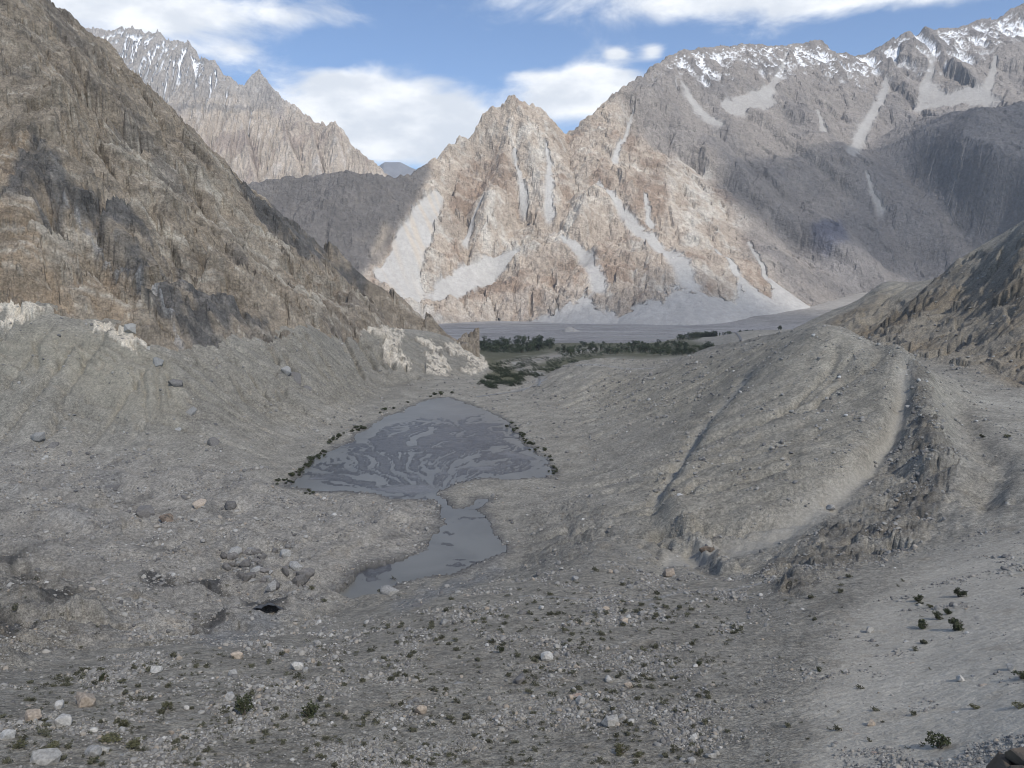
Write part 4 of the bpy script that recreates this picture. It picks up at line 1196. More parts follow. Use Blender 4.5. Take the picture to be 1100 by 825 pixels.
col = lerp3(col, (0.25, 0.20, 0.17), 0.7 * sstep(n1 + 0.4 * n2, 0.0, 0.35))
col = lerp3(col, (0.268, 0.250, 0.232), 0.85 * sstep(alt + 420 * n1, 1450, 1850))
col = lerp3(col, (0.44, 0.41, 0.38), 0.5 * sstep(-n1 + n2, 0.2, 0.5))
col = lerp3(col, (0.17, 0.162, 0.155), 0.55 * sstep(np.abs(alt - 1640 + 90 * n2), 50, 15) * sstep(-X, 2500, 2700))
conc = blur(bk.z, 4, 2) - bk.z
sn = sstep(alt + 320 * n1 + 200 * n2 + conc * 9 - 0.10 * (X + 4200), 1880, 2120) * sstep(conc + 14 * n2, 3, 10)
col = lerp3(col, (0.80, 0.82, 0.85), 0.8 * sn)
structure(mesh_from_grid('far_spires', X, Y, bk.z, {'col': np.clip(col, .02, .9), 'smooth': sn}, M_mass, keep=bk.z > 110, smooth=False))
BX, BY = np.meshgrid(np.linspace(-5200, 600, 200), np.linspace(17000, 20500, 90))
d, t = seg_dist(BX, BY, [P(*c) for c in [(300, 215, 19000), (395, 186, 19000), (413, 174, 19000), (430, 174, 19000), (442, 180, 19000), (470, 190, 19000), (530, 230, 19000)]])
fz = np.interp(t, np.arange(7), [P(*c)[2] for c in [(300, 215, 19000), (395, 186, 19000), (413, 174, 19000), (430, 174, 19000), (442, 180, 19000), (470, 190, 19000), (530, 230, 19000)]])
fz = fz - 0.8 * d + fbm(BX, BY, 700, 6, 0.55, 441) * 180 * sstep(d, 0, 300)
col = np.empty(BX.shape + (3,)); col[:] = (0.16, 0.16, 0.17)
structure(mesh_from_grid('distant_range', BX, BY, fz, {'col': col, 'smooth': np.zeros(BX.shape)}, M_mass))
log('far ranges')
# ------------------------------------------------------------------ loose things: stones, boulders, shrubs, trees
import bmesh
RNG = np.random.default_rng(7)
random.seed(11)


def new_obj(name, me, parent=None):
    o = bpy.data.objects.new(name, me)
    COL.objects.link(o)
    if parent is not None:
        o.parent = parent
    return o


def tag(o, label, cat, group=None):
    o['label'] = label; o['category'] = cat
    if group:
        o['group'] = group
    return o


def rock_mesh(name, mat, seed, squash=(1, 1, 0.72), n=22, bev=0.035):
    r = random.Random(seed)
    bm = bmesh.new()
    for _ in range(n):
        th, ph = r.uniform(0, 2 * math.pi), math.acos(r.uniform(-1, 1))
        k = r.uniform(0.80, 1.0)
        v = [math.sin(ph) * math.cos(th), math.sin(ph) * math.sin(th), math.cos(ph)]
        m = max(abs(c) for c in v)
        k *= 0.55 + 0.45 / max(m, 0.58) * 0.62        # pull toward a worn block
        bm.verts.new([v[i] * squash[i] * k for i in range(3)])
    res = bmesh.ops.convex_hull(bm, input=bm.verts)
    for g in [e for e in res['geom_interior'] if isinstance(e, bmesh.types.BMVert)]:
        bm.verts.remove(g)
    bmesh.ops.dissolve_limit(bm, angle_limit=0.16, verts=bm.verts, edges=bm.edges)
    bmesh.ops.bevel(bm, geom=bm.edges[:], offset=bev, segments=2, affect='EDGES', profile=0.6)
    bmesh.ops.triangulate(bm, faces=bm.faces)
    me = bpy.data.meshes.new(name)
    bm.to_mesh(me); bm.free()
    co = np.empty(len(me.vertices) * 3); me.vertices.foreach_get('co', co); co = co.reshape(-1, 3)
    w = np.ptp(co[:, 0]); co /= w                         # unit width
    co[:, 2] -= co[:, 2].min()
    me.vertices.foreach_set('co', co.ravel())
    me.materials.append(mat)
    me.polygons.foreach_set('use_smooth', np.full(len(me.polygons), False))
    return me


STONE_MATS = {
    'grey': mat_plain('boulder_grey', (0.285, 0.278, 0.258), 0.95, 0.28, 2.2, 0.12),
    'pale': mat_plain('boulder_pale', (0.40, 0.385, 0.35), 0.95, 0.25, 2.2, 0.12),
    'tan': mat_plain('boulder_tan', (0.37, 0.31, 0.245), 0.95, 0.25, 2.2, 0.12),
    'red': mat_plain('boulder_reddish', (0.33, 0.245, 0.19), 0.9, 0.2, 1.6, 0.06),
    'dark': mat_plain('boulder_dark', (0.165, 0.155, 0.142), 0.85, 0.25, 1.2, 0.08),
    'brown': mat_plain('outcrop_brown', (0.20, 0.155, 0.115), 0.9, 0.35, 1.1, 0.10, hue=(0.10, 0.085, 0.07)),
}
ROCKS = {}


def rocks(kind, form, i):
    key = (kind, form, i)
    if key not in ROCKS:
        sq = {'block': (1, 0.85, 0.75), 'flat': (1, 0.75, 0.28), 'round': (1, 0.9, 0.85), 'long': (1, 0.5, 0.5)}[form]
        ROCKS[key] = rock_mesh('boulder_' + form, STONE_MATS[kind], i * 17 + len(form), sq, 30 if form == 'round' else 20)
    return ROCKS[key]


def slope_rot(x, y, yaw, k=0.6):
    e = 0.8
    gx_ = (val.h(x + e, y) - val.h(x - e, y)) / (2 * e); gy_ = (val.h(x, y + e) - val.h(x, y - e)) / (2 * e)
    nrm = Vector((-float(gx_) * k, -float(gy_) * k, 1)).normalized()
    from mathutils import Quaternion
    return (nrm.to_track_quat('Z', 'Y') @ Quaternion((0, 0, 1), yaw)).to_euler()


def put_rock(name, u, v, wpx, kind, form, label, cat='boulder', group=None, sink=0.20, i=None, yaw=None, pos=None):
    p = val.cast([(u, v)])[0] if pos is None else pos
    w = wpx * math.hypot(math.hypot(p[0], p[1]), p[2] - CAMZ) / 870.0
    i = random.randrange(5) if i is None else i
    me = rocks(kind, form, i)
    o = new_obj(name, me)
    o.rotation_euler = slope_rot(p[0], p[1], random.uniform(0, 6.28) if yaw is None else yaw)
    o.scale = (w, w * random.uniform(0.9, 1.1), w * random.uniform(0.9, 1.1))
    o.location = (p[0], p[1], p[2] - sink * w)
    return tag(o, label, cat, group)


B = put_rock
NAMED = [
    (91, 757, 23, 'tan', 'block', 'largest tan boulder, lower left, with a dark overhung foot'),
    (48, 819, 24, 'pale', 'block', 'large pale wedge boulder cut by the bottom edge at lower left'),
    (168, 722, 11, 'pale', 'block', 'squarish pale boulder alone near the edge of the terrace at left'),
    (63, 761, 11, 'pale', 'round', 'pale rounded boulder just left of the largest tan boulder'),
    (66, 780, 15, 'pale', 'round', 'smooth pale egg-shaped boulder below the largest tan boulder'),
    (35, 774, 13, 'tan', 'round', 'rounded buff boulder at far left beside a darker flat one'),
    (54, 779, 10, 'grey', 'block', 'grey block touching the pale egg-shaped boulder at lower left'),
    (7, 793, 13, 'pale', 'block', 'pale boulder at the left edge of the picture'),
    (22, 773, 11, 'dark', 'flat', 'dark flat boulder near the left edge'),
    (31, 758, 10, 'tan', 'flat', 'thin flat tan stone above the rounded buff boulder'),
    (99, 812, 14, 'grey', 'round', 'grey boulder with a shrub at its foot near the bottom left'),
    (111, 808, 9, 'pale', 'round', 'small pale boulder right of the grey one near the bottom left'),
    (247, 752, 13, 'grey', 'block', 'upright grey boulder leaning beside the tall dark shrub'),
    (222, 762, 20, 'red', 'flat', 'flat reddish slab lying left of the upright grey boulder'),
    (254, 707, 13, 'tan', 'round', 'rounded tan boulder below the ice cave'),
    (268, 694, 9, 'pale', 'block', 'bright white boulder below the ice cave'),
    (319, 719, 14, 'pale', 'block', 'squared pale boulder, larger of a pair above the dark round shrub'),
    (329, 722, 10, 'grey', 'block', 'greyer boulder, smaller of a pair above the dark round shrub'),
    (372, 680, 8, 'pale', 'block', 'small white block on the terrace edge below the pond'),
    (341, 693, 8, 'pale', 'block', 'small white block left of the grey slab below the pond'),
    (380, 689, 16, 'grey', 'flat', 'low grey slab on the terrace edge below the pond'),
    (418, 640, 21, 'grey', 'block', 'big grey leaning slab standing at the tip of the pond'),
    (451, 650, 24, 'dark', 'flat', 'dark flat slab on the bank right of the pond tip'),
    (439, 759, 11, 'pale', 'flat', 'flat pale boulder, left of a pair in the middle foreground'),
    (452, 766, 13, 'tan', 'round', 'tan boulder, right of a pair in the middle foreground'),
    (493, 734, 14, 'grey', 'flat', 'broad low grey rock among scrub tufts right of the tan pair'),
    (588, 709, 14, 'pale', 'round', 'bright pale oval boulder in the middle of the foreground'),
    (594, 702, 13, 'tan', 'flat', 'tan flat boulder leaning behind the bright oval one'),
    (559, 733, 16, 'dark', 'block', 'dark blue-grey banded boulder left of the bright oval one'),
    (624, 756, 10, 'pale', 'round', 'round pale stone below a flat reddish one'),
    (620, 747, 12, 'red', 'flat', 'flat reddish stone in the middle foreground'),
    (656, 779, 18, 'pale', 'block', 'pale angular boulder near the bottom centre'),
    (719, 619, 13, 'tan', 'block', 'tan-brown boulder left of the torn rock stub under the big moraine'),
    (562, 659, 12, 'dark', 'long', 'dark elongated stone lying on the slope below the slumped bank'),
    (745, 794, 9, 'pale', 'block', 'pale square stone near the bottom, right of centre'),
    (934, 679, 9, 'pale', 'block', 'white cube-like stone alone on grey ground left of the shrubs'),
    (1042, 691, 11, 'pale', 'flat', 'thin flat slab on sand below the shrub cluster'),
    (1048, 726, 12, 'grey', 'flat', 'half-buried flat slab on the sand at right'),
    (943, 809, 15, 'red', 'flat', 'reddish flat patch of rock near the bottom right'),
    (858, 819, 15, 'dark', 'flat', 'bluish flat rock at the bottom edge, right of centre'),
    (892, 547, 10, 'pale', 'block', 'bright white block beside the pale chute on the big moraine'),
]
for (u, v, w, k, f, lab) in NAMED:
    B('boulder', u, v, w, k, f, lab)
MORE = [(45, 746, 8), (100, 786, 8), (200, 762, 6), (180, 777, 8), (184, 788, 7), (131, 811, 8), (138, 731, 6), (82, 748, 8), (131, 786, 6), (250, 726, 8), (344, 683, 7), (474, 750, 10),
        (508, 772, 8), (477, 670, 9), (308, 701, 6), (280, 739, 6), (354, 718, 7), (613, 751, 7), (658, 749, 6), (618, 623, 8), (677, 632, 8), (582, 654, 7), (689, 661, 7), (671, 690, 6), (764, 814, 12),
        (675, 738, 9), (654, 732, 9), (680, 730, 8), (743, 820, 9), (671, 669, 8), (650, 656, 8), (656, 615, 6), (980, 712, 7), (1033, 731, 8), (975, 689, 7), (1008, 734, 6), (1087, 719, 9), (936, 779, 9),
        (921, 788, 9), (1057, 736, 9), (977, 761, 7), (1028, 765, 8)]
for (u, v, w) in MORE:
    right = u > 900
    B('boulder', u, v, w, random.choice(['grey', 'grey', 'pale', 'tan']), random.choice(['block', 'round', 'flat'] if not right else ['flat', 'flat', 'block']),
      'small loose stone half sunk in the sand at right' if right else 'loose stone strewn among the scrub tufts of the foreground',
      group='stones on the sand at right' if right else 'stones among the scrub tufts')
# tumbled dark blocks beside the ice cave
poly = [(240, 596), (262, 590), (300, 592), (322, 602), (334, 626), (318, 634), (282, 632), (250, 622), (238, 610)]
cnt = 0
while cnt < 46:
    u, v = random.uniform(236, 336), random.uniform(588, 636)
    if not inpoly(np.array([u]), np.array([v]), poly)[0]:
        continue
    B('ice_block', u, v, random.choice([6, 7, 8, 9, 11, 13, 16]), 'dark' if random.random() < 0.62 else 'grey', random.choice(['block', 'block', 'long']), 'dark tumbled block in the heap above the ice cave',
      'block', 'blocks heaped above the ice cave', 0.2)
    cnt += 1
for (u, v, w, k, f, lab) in [
    (58, 478, 13, 'dark', 'long', 'dark jagged outcrop at far left below the clay wall'), (40, 470, 12, 'grey', 'block', 'grey crag left of the dark jagged outcrop at far left'),
    (20, 472, 10, 'tan', 'flat', 'tan rock at the far left below the clay wall'), (74, 488, 12, 'dark', 'long', 'dark fin of rock right of the jagged outcrop at far left'),
    (118, 524, 26, 'dark', 'long', 'long dark rock rib on the debris at left'), (152, 552, 18, 'dark', 'round', 'blue-grey rounded lump on the debris at left'),
    (180, 560, 18, 'brown', 'block', 'brown torn rock right of the blue-grey lump'), (216, 542, 14, 'tan', 'block', 'buff rock on the crest of the debris'),
    (248, 545, 15, 'dark', 'round', 'dark rounded rock right of the buff one on the debris'), (198, 535, 10, 'dark', 'block', 'small dark rock left of the buff one on the debris'),
    (88, 558, 22, 'dark', 'flat', 'low dark bluish slab on the debris at left'), (225, 562, 16, 'dark', 'flat', 'low dark slab below the buff rock on the debris'),
    (205, 443, 22, 'grey', 'long', 'grey pillar of rock at the end of the clay wall'), (318, 408, 22, 'dark', 'block', 'dark rock sticking out of the gullied moraine wall'),
    (306, 398, 12, 'grey', 'block', 'grey rock above the dark one on the moraine wall'), (229, 476, 12, 'dark', 'block', 'dark rock on the slope right of the clay wall'),
    (140, 354, 15, 'pale', 'block', 'pale limestone block under the left end of the rock wall'), (158, 374, 17, 'pale', 'flat', 'pale slab on the spur right of the clay wall'), (172, 388, 13, 'grey', 'block', 'grey block on the spur right of the clay wall'), (188, 412, 15, 'dark', 'block', 'dark block lower on the spur right of the clay wall'), (192, 462, 12, 'grey', 'long', 'grey splinter at the foot of the spur right of the clay wall'), (330, 415, 14, 'dark', 'flat', 'dark flat rock below the jutting one on the moraine wall'),
    (760, 590, 18, 'brown', 'long', 'dark torn rock stub at the foot of the big moraine')]:
    B('rock_outcrop', u, v, w, k, f, lab, 'rock', None, 0.3)

# brown ledge close to the camera in the corner
led = bpy.data.objects.new('rock_ledge', None); COL.objects.link(led)
lp = P(1112, 842, 13.0)
led.location = lp
tag(led, 'brown fractured rock ledge in the bottom right corner', 'rock')
for j, (dx, dy, dz, s) in enumerate([(0.0, 0, -0.75, 1.5), (-0.55, 0.25, -0.8, 0.85), (0.45, 0.5, -0.35, 1.1), (0.0, 0.7, -0.55, 0.9), (-0.25, -0.5, -0.9, 0.9)]):
    r_ = new_obj('rock', rocks('brown', 'block', j), led)
    r_.location = (dx, dy, dz); r_.scale = (s, s, s * 0.8); r_.rotation_euler = (0.2 * j, 0.15, j * 1.3)
pil = new_obj('rock', rocks('brown', 'block', 3), led)
gz = float(val.h(lp[0], lp[1])) - lp[2]
pil.location = (2.2, 1.6, gz - 1); pil.scale = (5, 4, (-gz - 0.6) / 0.7)

# ---- the ice cave: a hollow shell under a lip of debris
def cave_mesh():
    bm = bmesh.new()
    na, nb = 14, 9
    vs = []
    for j in range(nb):
        t = j / (nb - 1)
        row = []
        for i in range(na):
            a = math.pi * i / (na - 1)
            k = 1 + 0.13 * math.sin(5 * a + 1.3) + 0.08 * math.sin(9 * a)
            w, h = (4.6 - 2.6 * t) * k, (2.5 - 1.5 * t ** 1.4) * k
            row.append(bm.verts.new((math.cos(a) * w, t * 7.0 + 0.4 * math.sin(3 * a), math.sin(a) * h - 0.9 * t)))
        vs.append(row)
    for j in range(nb - 1):
        for i in range(na - 1):
            bm.faces.new((vs[j][i], vs[j][i + 1], vs[j + 1][i + 1], vs[j + 1][i]))
    bm.faces.new(vs[-1])
    geo = bmesh.ops.solidify(bm, geom=bm.faces[:], thickness=-0.7)
    bmesh.ops.recalc_face_normals(bm, faces=bm.faces)
    me = bpy.data.meshes.new('ice_cave')
    bm.to_mesh(me); bm.free()
    me.materials.append(mat_plain('dirty_ice', (0.17, 0.175, 0.18), 0.5, 0.35, 1.2, 0.15))
    return me


cv = new_obj('ice_cave', cave_mesh())
cv.location = (cave[0], cave[1] - 1.0, float(val.h(cave[0], cave[1])) + 0.6)
cv.scale = (1.15, 1.0, 1.2)
cv.rotation_euler = (0.1, 0, 0.28)
tag(cv, 'dark mouth of an ice cave at the foot of the debris slope', 'ice cave')
log('boulders')

# ---- stones by the tens of thousand
def stone_field():
    nr, na = val.X.shape
    N0 = 1200000
    jj, ii = RNG.integers(1, nr - 1, N0), RNG.integers(1, na - 1, N0)
    dens = (0.14 + 0.75 * m_terrace + 0.85 * m_debris + 0.30 * m_hump + 0.75 * m_break + 0.15 * m_slump - 0.10 * m_sand)[jj, ii]
    clump = fbm(val.X, val.YY, 18, 4, 0.6, 601)[jj, ii]
    dens = dens * np.clip(0.16 + 2.7 * clump, 0.03, 2.0)
    dens = dens + 0.55 * m_sand[jj, ii] * sstep(clump, 0.12, 0.4)
    dens *= (1 - 0.9 * m_chute[jj, ii]) * (1 - 0.55 * m_wall[jj, ii]) * (~in_water[jj, ii]) * (val.YY[jj, ii] < 1000) * (val.YY[jj, ii] > 60)
    k = RNG.random(N0) < dens * 0.62
    jj, ii = jj[k], ii[k]
    n = len(jj)
    f1, f2 = RNG.random(n) - 0.5, RNG.random(n) - 0.5
    yy = val.Y[jj] + f1 * (val.Y[np.minimum(jj + 1, nr - 1)] - val.Y[jj])
    xx = (val.a[ii] + f2 * (val.a[1] - val.a[0])) * yy
    zz = val.h(xx, yy)
    px = 1.2 * (1 - RNG.random(n) * 0.99) ** -0.40
    size = np.clip(px * np.hypot(yy, zz - CAMZ) / 831.0, 0.12, 3.2)
    me = bpy.data.meshes.new('loose_stones')
    me.vertices.add(n); me.vertices.foreach_set('co', np.stack([xx, yy, zz + size * 0.12], 1).astype(f32).ravel())
    for nm_, v_ in (('size', size), ('rnd', RNG.random(n)), ('yaw', RNG.random(n) * 6.28), ('tip', RNG.random(n) * 0.8 - 0.4)):
        at = me.attributes.new(nm_, 'FLOAT', 'POINT'); at.data.foreach_set('value', v_.astype(f32))
    o = new_obj('loose_stones', me)
    mt = bpy.data.materials.new('loose_stone'); mt.use_nodes = True
    N = NT(mt.node_tree)
    r = N.n('ShaderNodeAttribute', {'attribute_name': 'rnd', 'attribute_type': 'INSTANCER'}).outputs['Fac']
    cr = N.n('ShaderNodeValToRGB', None, Fac=r)
    el = cr.color_ramp.elements
    stops = [(0.0, (0.13, 0.125, 0.12)), (0.25, (0.21, 0.202, 0.186)), (0.6, (0.285, 0.274, 0.25)), (0.82, (0.35, 0.335, 0.30)), (0.90, (0.33, 0.28, 0.22)), (0.96, (0.40, 0.385, 0.35)), (1.0, (0.50, 0.485, 0.45))]
    el[0].position, el[0].color = stops[0][0], stops[0][1] + (1,)
    el[1].position, el[1].color = stops[-1][0], stops[-1][1] + (1,)
    for p_, c_ in stops[1:-1]:
        e = el.new(p_); e.color = c_ + (1,)
    bs = N.n('ShaderNodeBsdfPrincipled'); N.put(bs.inputs['Base Color'], cr.outputs[0]); bs.inputs['Roughness'].default_value = 0.95
    bs.inputs['Specular IOR Level'].default_value = 0.1
    N.n('ShaderNodeOutputMaterial', None, Surface=bs.outputs[0])
    ng = bpy.data.node_groups.new('scatter_stones', 'GeometryNodeTree')
    ng.interface.new_socket('Geometry', in_out='INPUT', socket_type='NodeSocketGeometry')
    ng.interface.new_socket('Geometry', in_out='OUTPUT', socket_type='NodeSocketGeometry')
    G = NT(ng)
    gi, go = G.n('NodeGroupInput'), G.n('NodeGroupOutput')
    gti = G.n('GeometryNodeGeometryToInstance')
    for q_ in range(7):
        ico = G.n('GeometryNodeMeshIcoSphere', None, Radius=0.5, Subdivisions=2)
        pos = G.n('GeometryNodeInputPosition')
        nz = G.n('ShaderNodeTexVoronoi', {'feature': 'F1'}, Scale=1.55)
        G.put(nz.inputs['Vector'], G.vmath('ADD', pos.outputs[0], (q_ * 3.1, q_ * 1.7, 5.0)))
        sc = G.math('ADD', G.math('MULTIPLY', nz.outputs['Distance'], -0.62), 1.28)
        npos = G.n('ShaderNodeVectorMath', {'operation': 'SCALE'}, i0=pos.outputs[0])
        G.put(npos.inputs['Scale'], sc)
        fl = G.vmath('MULTIPLY', npos.outputs[0], (1.0, (0.7, 0.85, 1.0)[q_ % 3], (0.5, 0.75, 0.6, 0.85)[q_ % 4]))
        sp = G.n('GeometryNodeSetPosition', None, Geometry=ico.outputs['Mesh'], Position=fl)
        sm_ = G.n('GeometryNodeSetMaterial', None, Geometry=sp.outputs[0]); sm_.inputs['Material'].default_value = mt
        ss = G.n('GeometryNodeSetShadeSmooth', None, Geometry=sm_.outputs[0]); ss.inputs['Shade Smooth'].default_value = False
        ng.links.new(ss.outputs[0], gti.inputs[0])

    def attr(nm_):
        a_ = G.n('GeometryNodeInputNamedAttribute', {'data_type': 'FLOAT'}); a_.inputs['Name'].default_value = nm_
        return a_.outputs[0]
    pts_ = G.n('GeometryNodeMeshToPoints', None, Mesh=gi.outputs[0])
    iop = G.n('GeometryNodeInstanceOnPoints', None, Points=pts_.outputs[0], Instance=gti.outputs[0])
    iop.inputs['Pick Instance'].default_value = True
    idx_ = G.n('FunctionNodeRandomValue', {'data_type': 'INT'})
    for s_ in idx_.inputs:
        if s_.name == 'Max' and s_.type == 'INT': s_.default_value = 6
        if s_.name == 'Min' and s_.type == 'INT': s_.default_value = 0
    G.put(iop.inputs['Instance Index'], [s_ for s_ in idx_.outputs if s_.type == 'INT'][0])
    rot = G.n('ShaderNodeCombineXYZ', None, X=attr('tip'), Y=attr('tip'), Z=attr('yaw'))
    G.put(iop.inputs['Rotation'], rot.outputs[0])
    G.put(iop.inputs['Scale'], attr('size'))
    ng.links.new(iop.outputs[0], go.inputs[0])
    md_ = o.modifiers.new('scatter', 'NODES'); md_.node_group = ng
    stuff(o, 'loose grey stones and gravel strewn over the moraine', 'stones')
    log('stones %d' % n)


stone_field()


# ---- plants
def leaf_cloud(n, rx, rz, leaf, seed, zc, clumps=9, droop=0.0):
    """leaf faces gathered in uneven clumps"""
    r = np.random.default_rng(seed)
    cc = r.normal(size=(clumps, 3)); cc /= np.linalg.norm(cc, axis=1)[:, None]
    cc *= (0.35 + 0.5 * r.random((clumps, 1)))
    k = r.integers(0, clumps, n)
    p = cc[k] + np.clip(r.normal(size=(n, 3)), -1.7, 1.7) * (0.21 if clumps > 3 else 0.36)
    p = p * np.array([rx, rx, rz]) + np.array([0, 0, zc])
    p[:, 2] = np.maximum(p[:, 2], 0.03)
    a = r.normal(size=(n, 3)); a /= np.linalg.norm(a, axis=1)[:, None]
    b = np.cross(a, r.normal(size=(n, 3))); b /= np.linalg.norm(b, axis=1)[:, None]
    L = leaf * (0.6 + 0.8 * r.random((n, 1)))
    v = np.stack([p - a * L, p + b * L * 0.45, p + a * L, p - b * L * 0.45], 1).reshape(-1, 3)
    return v, np.arange(4 * n).reshape(-1, 4)


def tubes(segs, sides=5):
    vs, fs = [], []
    for (a, b, r0, r1) in segs:
        a, b = Vector(a), Vector(b)
        d = (b - a).normalized()
        s = d.orthogonal().normalized(); t = d.cross(s)
        o0 = len(vs)
        for (c, rr_) in ((a, r0), (b, r1)):
            for i in range(sides):
                an = 2 * math.pi * i / sides
                vs.append(tuple(c + (s * math.cos(an) + t * math.sin(an)) * rr_))
        for i in range(sides):
            fs.append((o0 + i, o0 + (i + 1) % sides, o0 + sides + (i + 1) % sides, o0 + sides + i))
    return vs, fs


def mk(name, v, f, mat):
    me = bpy.data.meshes.new(name)
    me.from_pydata([tuple(x) for x in v], [], [tuple(int(i) for i in q_) for q_ in f])
    me.materials.append(mat)
    return me


M_bush = mat_plain('bush_leaf', (0.060, 0.068, 0.036), 0.85, 0.35, 1.5)
M_tuft = mat_plain('tuft_leaf', (0.105, 0.103, 0.070), 0.9, 0.3, 1.5)
M_olive = mat_plain('dry_bush_leaf', (0.115, 0.112, 0.062), 0.9, 0.3, 1.5)
M_twig = mat_plain('twig_bark', (0.16, 0.13, 0.10), 0.9, 0.2, 6)
M_tree = mat_plain('tree_leaf', (0.040, 0.052, 0.030), 0.85, 0.4, 0.3)
M_tree2 = mat_plain('tree_leaf_pale', (0.070, 0.085, 0.045), 0.85, 0.4, 0.3)
BUSH = []
for s_ in range(5):
    v_, f_ = leaf_cloud(420, 0.52, 0.40, 0.075, 40 + s_, 0.42, 8 + s_)
    r = random.Random(s_)
    tw = [((0, 0, -0.1), (r.uniform(-.4, .4), r.uniform(-.4, .4), r.uniform(.35, .75)), 0.03, 0.008) for _ in range(9)]
    BUSH.append({m_: (mk('foliage', v_, f_, M_) , mk('stem', *tubes(tw, 4), M_twig)) for m_, M_ in (('dark', M_bush), ('dry', M_olive))})


def bush(u, v, wpx, label, tone='dark', tall=1.0, group=None, pos=None, name='shrub'):
    p = val.cast([(u, v)])[0] if pos is None else pos
    w = wpx * math.hypot(math.hypot(p[0], p[1]), p[2] - CAMZ) / 870.0
    e = bpy.data.objects.new(name, None); COL.objects.link(e)
    e.location = (p[0], p[1], p[2] - 0.03 * w); e.rotation_euler = (0, 0, random.uniform(0, 6.28))
    e.scale = (w, w, w * tall)
    fo, stm_ = random.choice(BUSH)[tone]
    new_obj('foliage', fo, e); new_obj('stem', stm_, e)
    tag(e, label, 'shrub', group)
    return e


for (u, v, w, lab, tone, tl) in [
    (1030, 641, 12, 'green shrub highest of the cluster on the sand at right', 'dark', 1.0), (986, 646, 10, 'leftmost upper shrub of the cluster on the sand at right', 'dark', .9),
    (999, 653, 6, 'tiniest shrub of the cluster on the sand at right', 'dry', .9), (1008, 665, 10, 'middle shrub of the cluster on the sand at right', 'dark', .9),
    (1018, 660, 9, 'small shrub right of the middle one in the sand cluster', 'dark', .9), (990, 675, 13, 'lower left shrub of the cluster on the sand at right', 'dark', .9),
    (1027, 677, 16, 'largest shrub of the cluster, lower right, on the sand', 'dark', .95), (1008, 803, 19, 'single green shrub on sand near the bottom right', 'dark', .95),
    (1098, 729, 14, 'green shrub cut by the right edge of the picture', 'dark', .8), (1094, 760, 12, 'low mat shrub near the right edge', 'dry', .4),
    (1048, 761, 10, 'low grey-green mat on the sand at right', 'dry', .4), (262, 768, 17, 'tall dark shrub beside an upright grey boulder', 'dark', 1.6),
    (333, 770, 20, 'dark round shrub alone on the foreground slope', 'dark', 1.0), (144, 803, 19, 'low olive shrub, larger of the mats near the bottom left', 'dry', .65),
    (118, 797, 18, 'spreading olive mat between boulders near the bottom left', 'dry', .5), (56, 805, 15, 'olive shrub above the pale wedge boulder', 'dry', .55),
    (111, 731, 8, 'small dark shrub left of the squarish pale boulder', 'dark', 1.1), (134, 780, 9, 'small olive shrub right of the largest tan boulder', 'dry', .9),
    (180, 762, 10, 'olive shrub left of the flat reddish slab', 'dry', .9), (23, 803, 11, 'olive shrub near the left edge at the bottom', 'dry', .7),
    (101, 820, 9, 'dark shrub at the foot of a grey boulder near the bottom', 'dark', .7), (667, 810, 14, 'green shrub near the bottom centre, larger of two', 'dry', .8),
    (687, 813, 8, 'green shrub near the bottom centre, smaller of two', 'dry', .8), (538, 701, 8, 'dark upright shrub alone right of the middle foreground', 'dark', 1.4),
    (750, 715, 7, 'small dark shrub alone on bare ground right of centre', 'dark', 1.0), (880, 721, 6, 'small shrub among stones left of the sand', 'dark', .9),
    (1055, 470, 5, 'small shrub on the slope behind the broken moraine end', 'dark', .9), (1082, 470, 6, 'green shrub on the slope at the right edge', 'dry', .7)]:
    bush(u, v, w, lab, tone, tl)

# low tufts: the 290 that show largest are things, the rest a mass
TUFT = []
for s_ in range(6):
    v_, f_ = leaf_cloud(110, 0.5, 0.30, 0.13, 80 + s_, 0.20, 2)
    TUFT.append(mk('scrub_tuft', v_, f_, M_tuft))
cand = []
tw_poly = [(0, 735), (140, 712), (300, 688), (420, 668), (540, 640), (640, 612), (760, 640), (800, 680), (760, 825), (0, 825)]
uv = []
while len(uv) < 1500:
    u, v = random.uniform(0, 1000), random.uniform(600, 824)
    inside_t = inpoly(np.array([u]), np.array([v]), tw_poly)[0]
    c = 0.35 + 0.65 * float(sstep(gn(np.array([u / 60.0]), np.array([v / 40.0]), 5), -0.2, 0.3)[0])
    if random.random() < (c if inside_t else (0.06 if v > 620 else 0.0)):
        uv.append((u, v))
tp = val.cast(uv, 60, 330)
tpx = 3.0 + 4.0 * RNG.random(len(uv)) ** 1.6
order = np.argsort(-tpx)
rest_v, rest_f, off = [], [], 0
for n_, i in enumerate(order):
    p = tp[i]
    w = tpx[i] * math.hypot(math.hypot(p[0], p[1]), p[2] - CAMZ) / 870.0 * 1.15
    me = TUFT[i % 6]
    if n_ < 290:
        o = new_obj('scrub_tuft', me)
        o.location = tuple(p); o.scale = (w, w, w * random.uniform(.7, 1.3)); o.rotation_euler = (0, 0, random.uniform(0, 6.28))
        tag(o, 'small grey-green scrub tuft dotted over the foreground slope', 'shrub', 'scrub tufts on the foreground slope')
    else:
        co = np.empty(len(me.vertices) * 3); me.vertices.foreach_get('co', co); co = co.reshape(-1, 3)[:140]
        rest_v.append(co * w + p); rest_f.append(np.arange(len(co)).reshape(-1, 4) + off); off += len(co)
sc = new_obj('scrub_ground_cover', mk('scrub_ground_cover', np.concatenate(rest_v), np.concatenate(rest_f), M_tuft))
stuff(sc, 'tiny scattered scrub tufts on the grey slope', 'scrub')

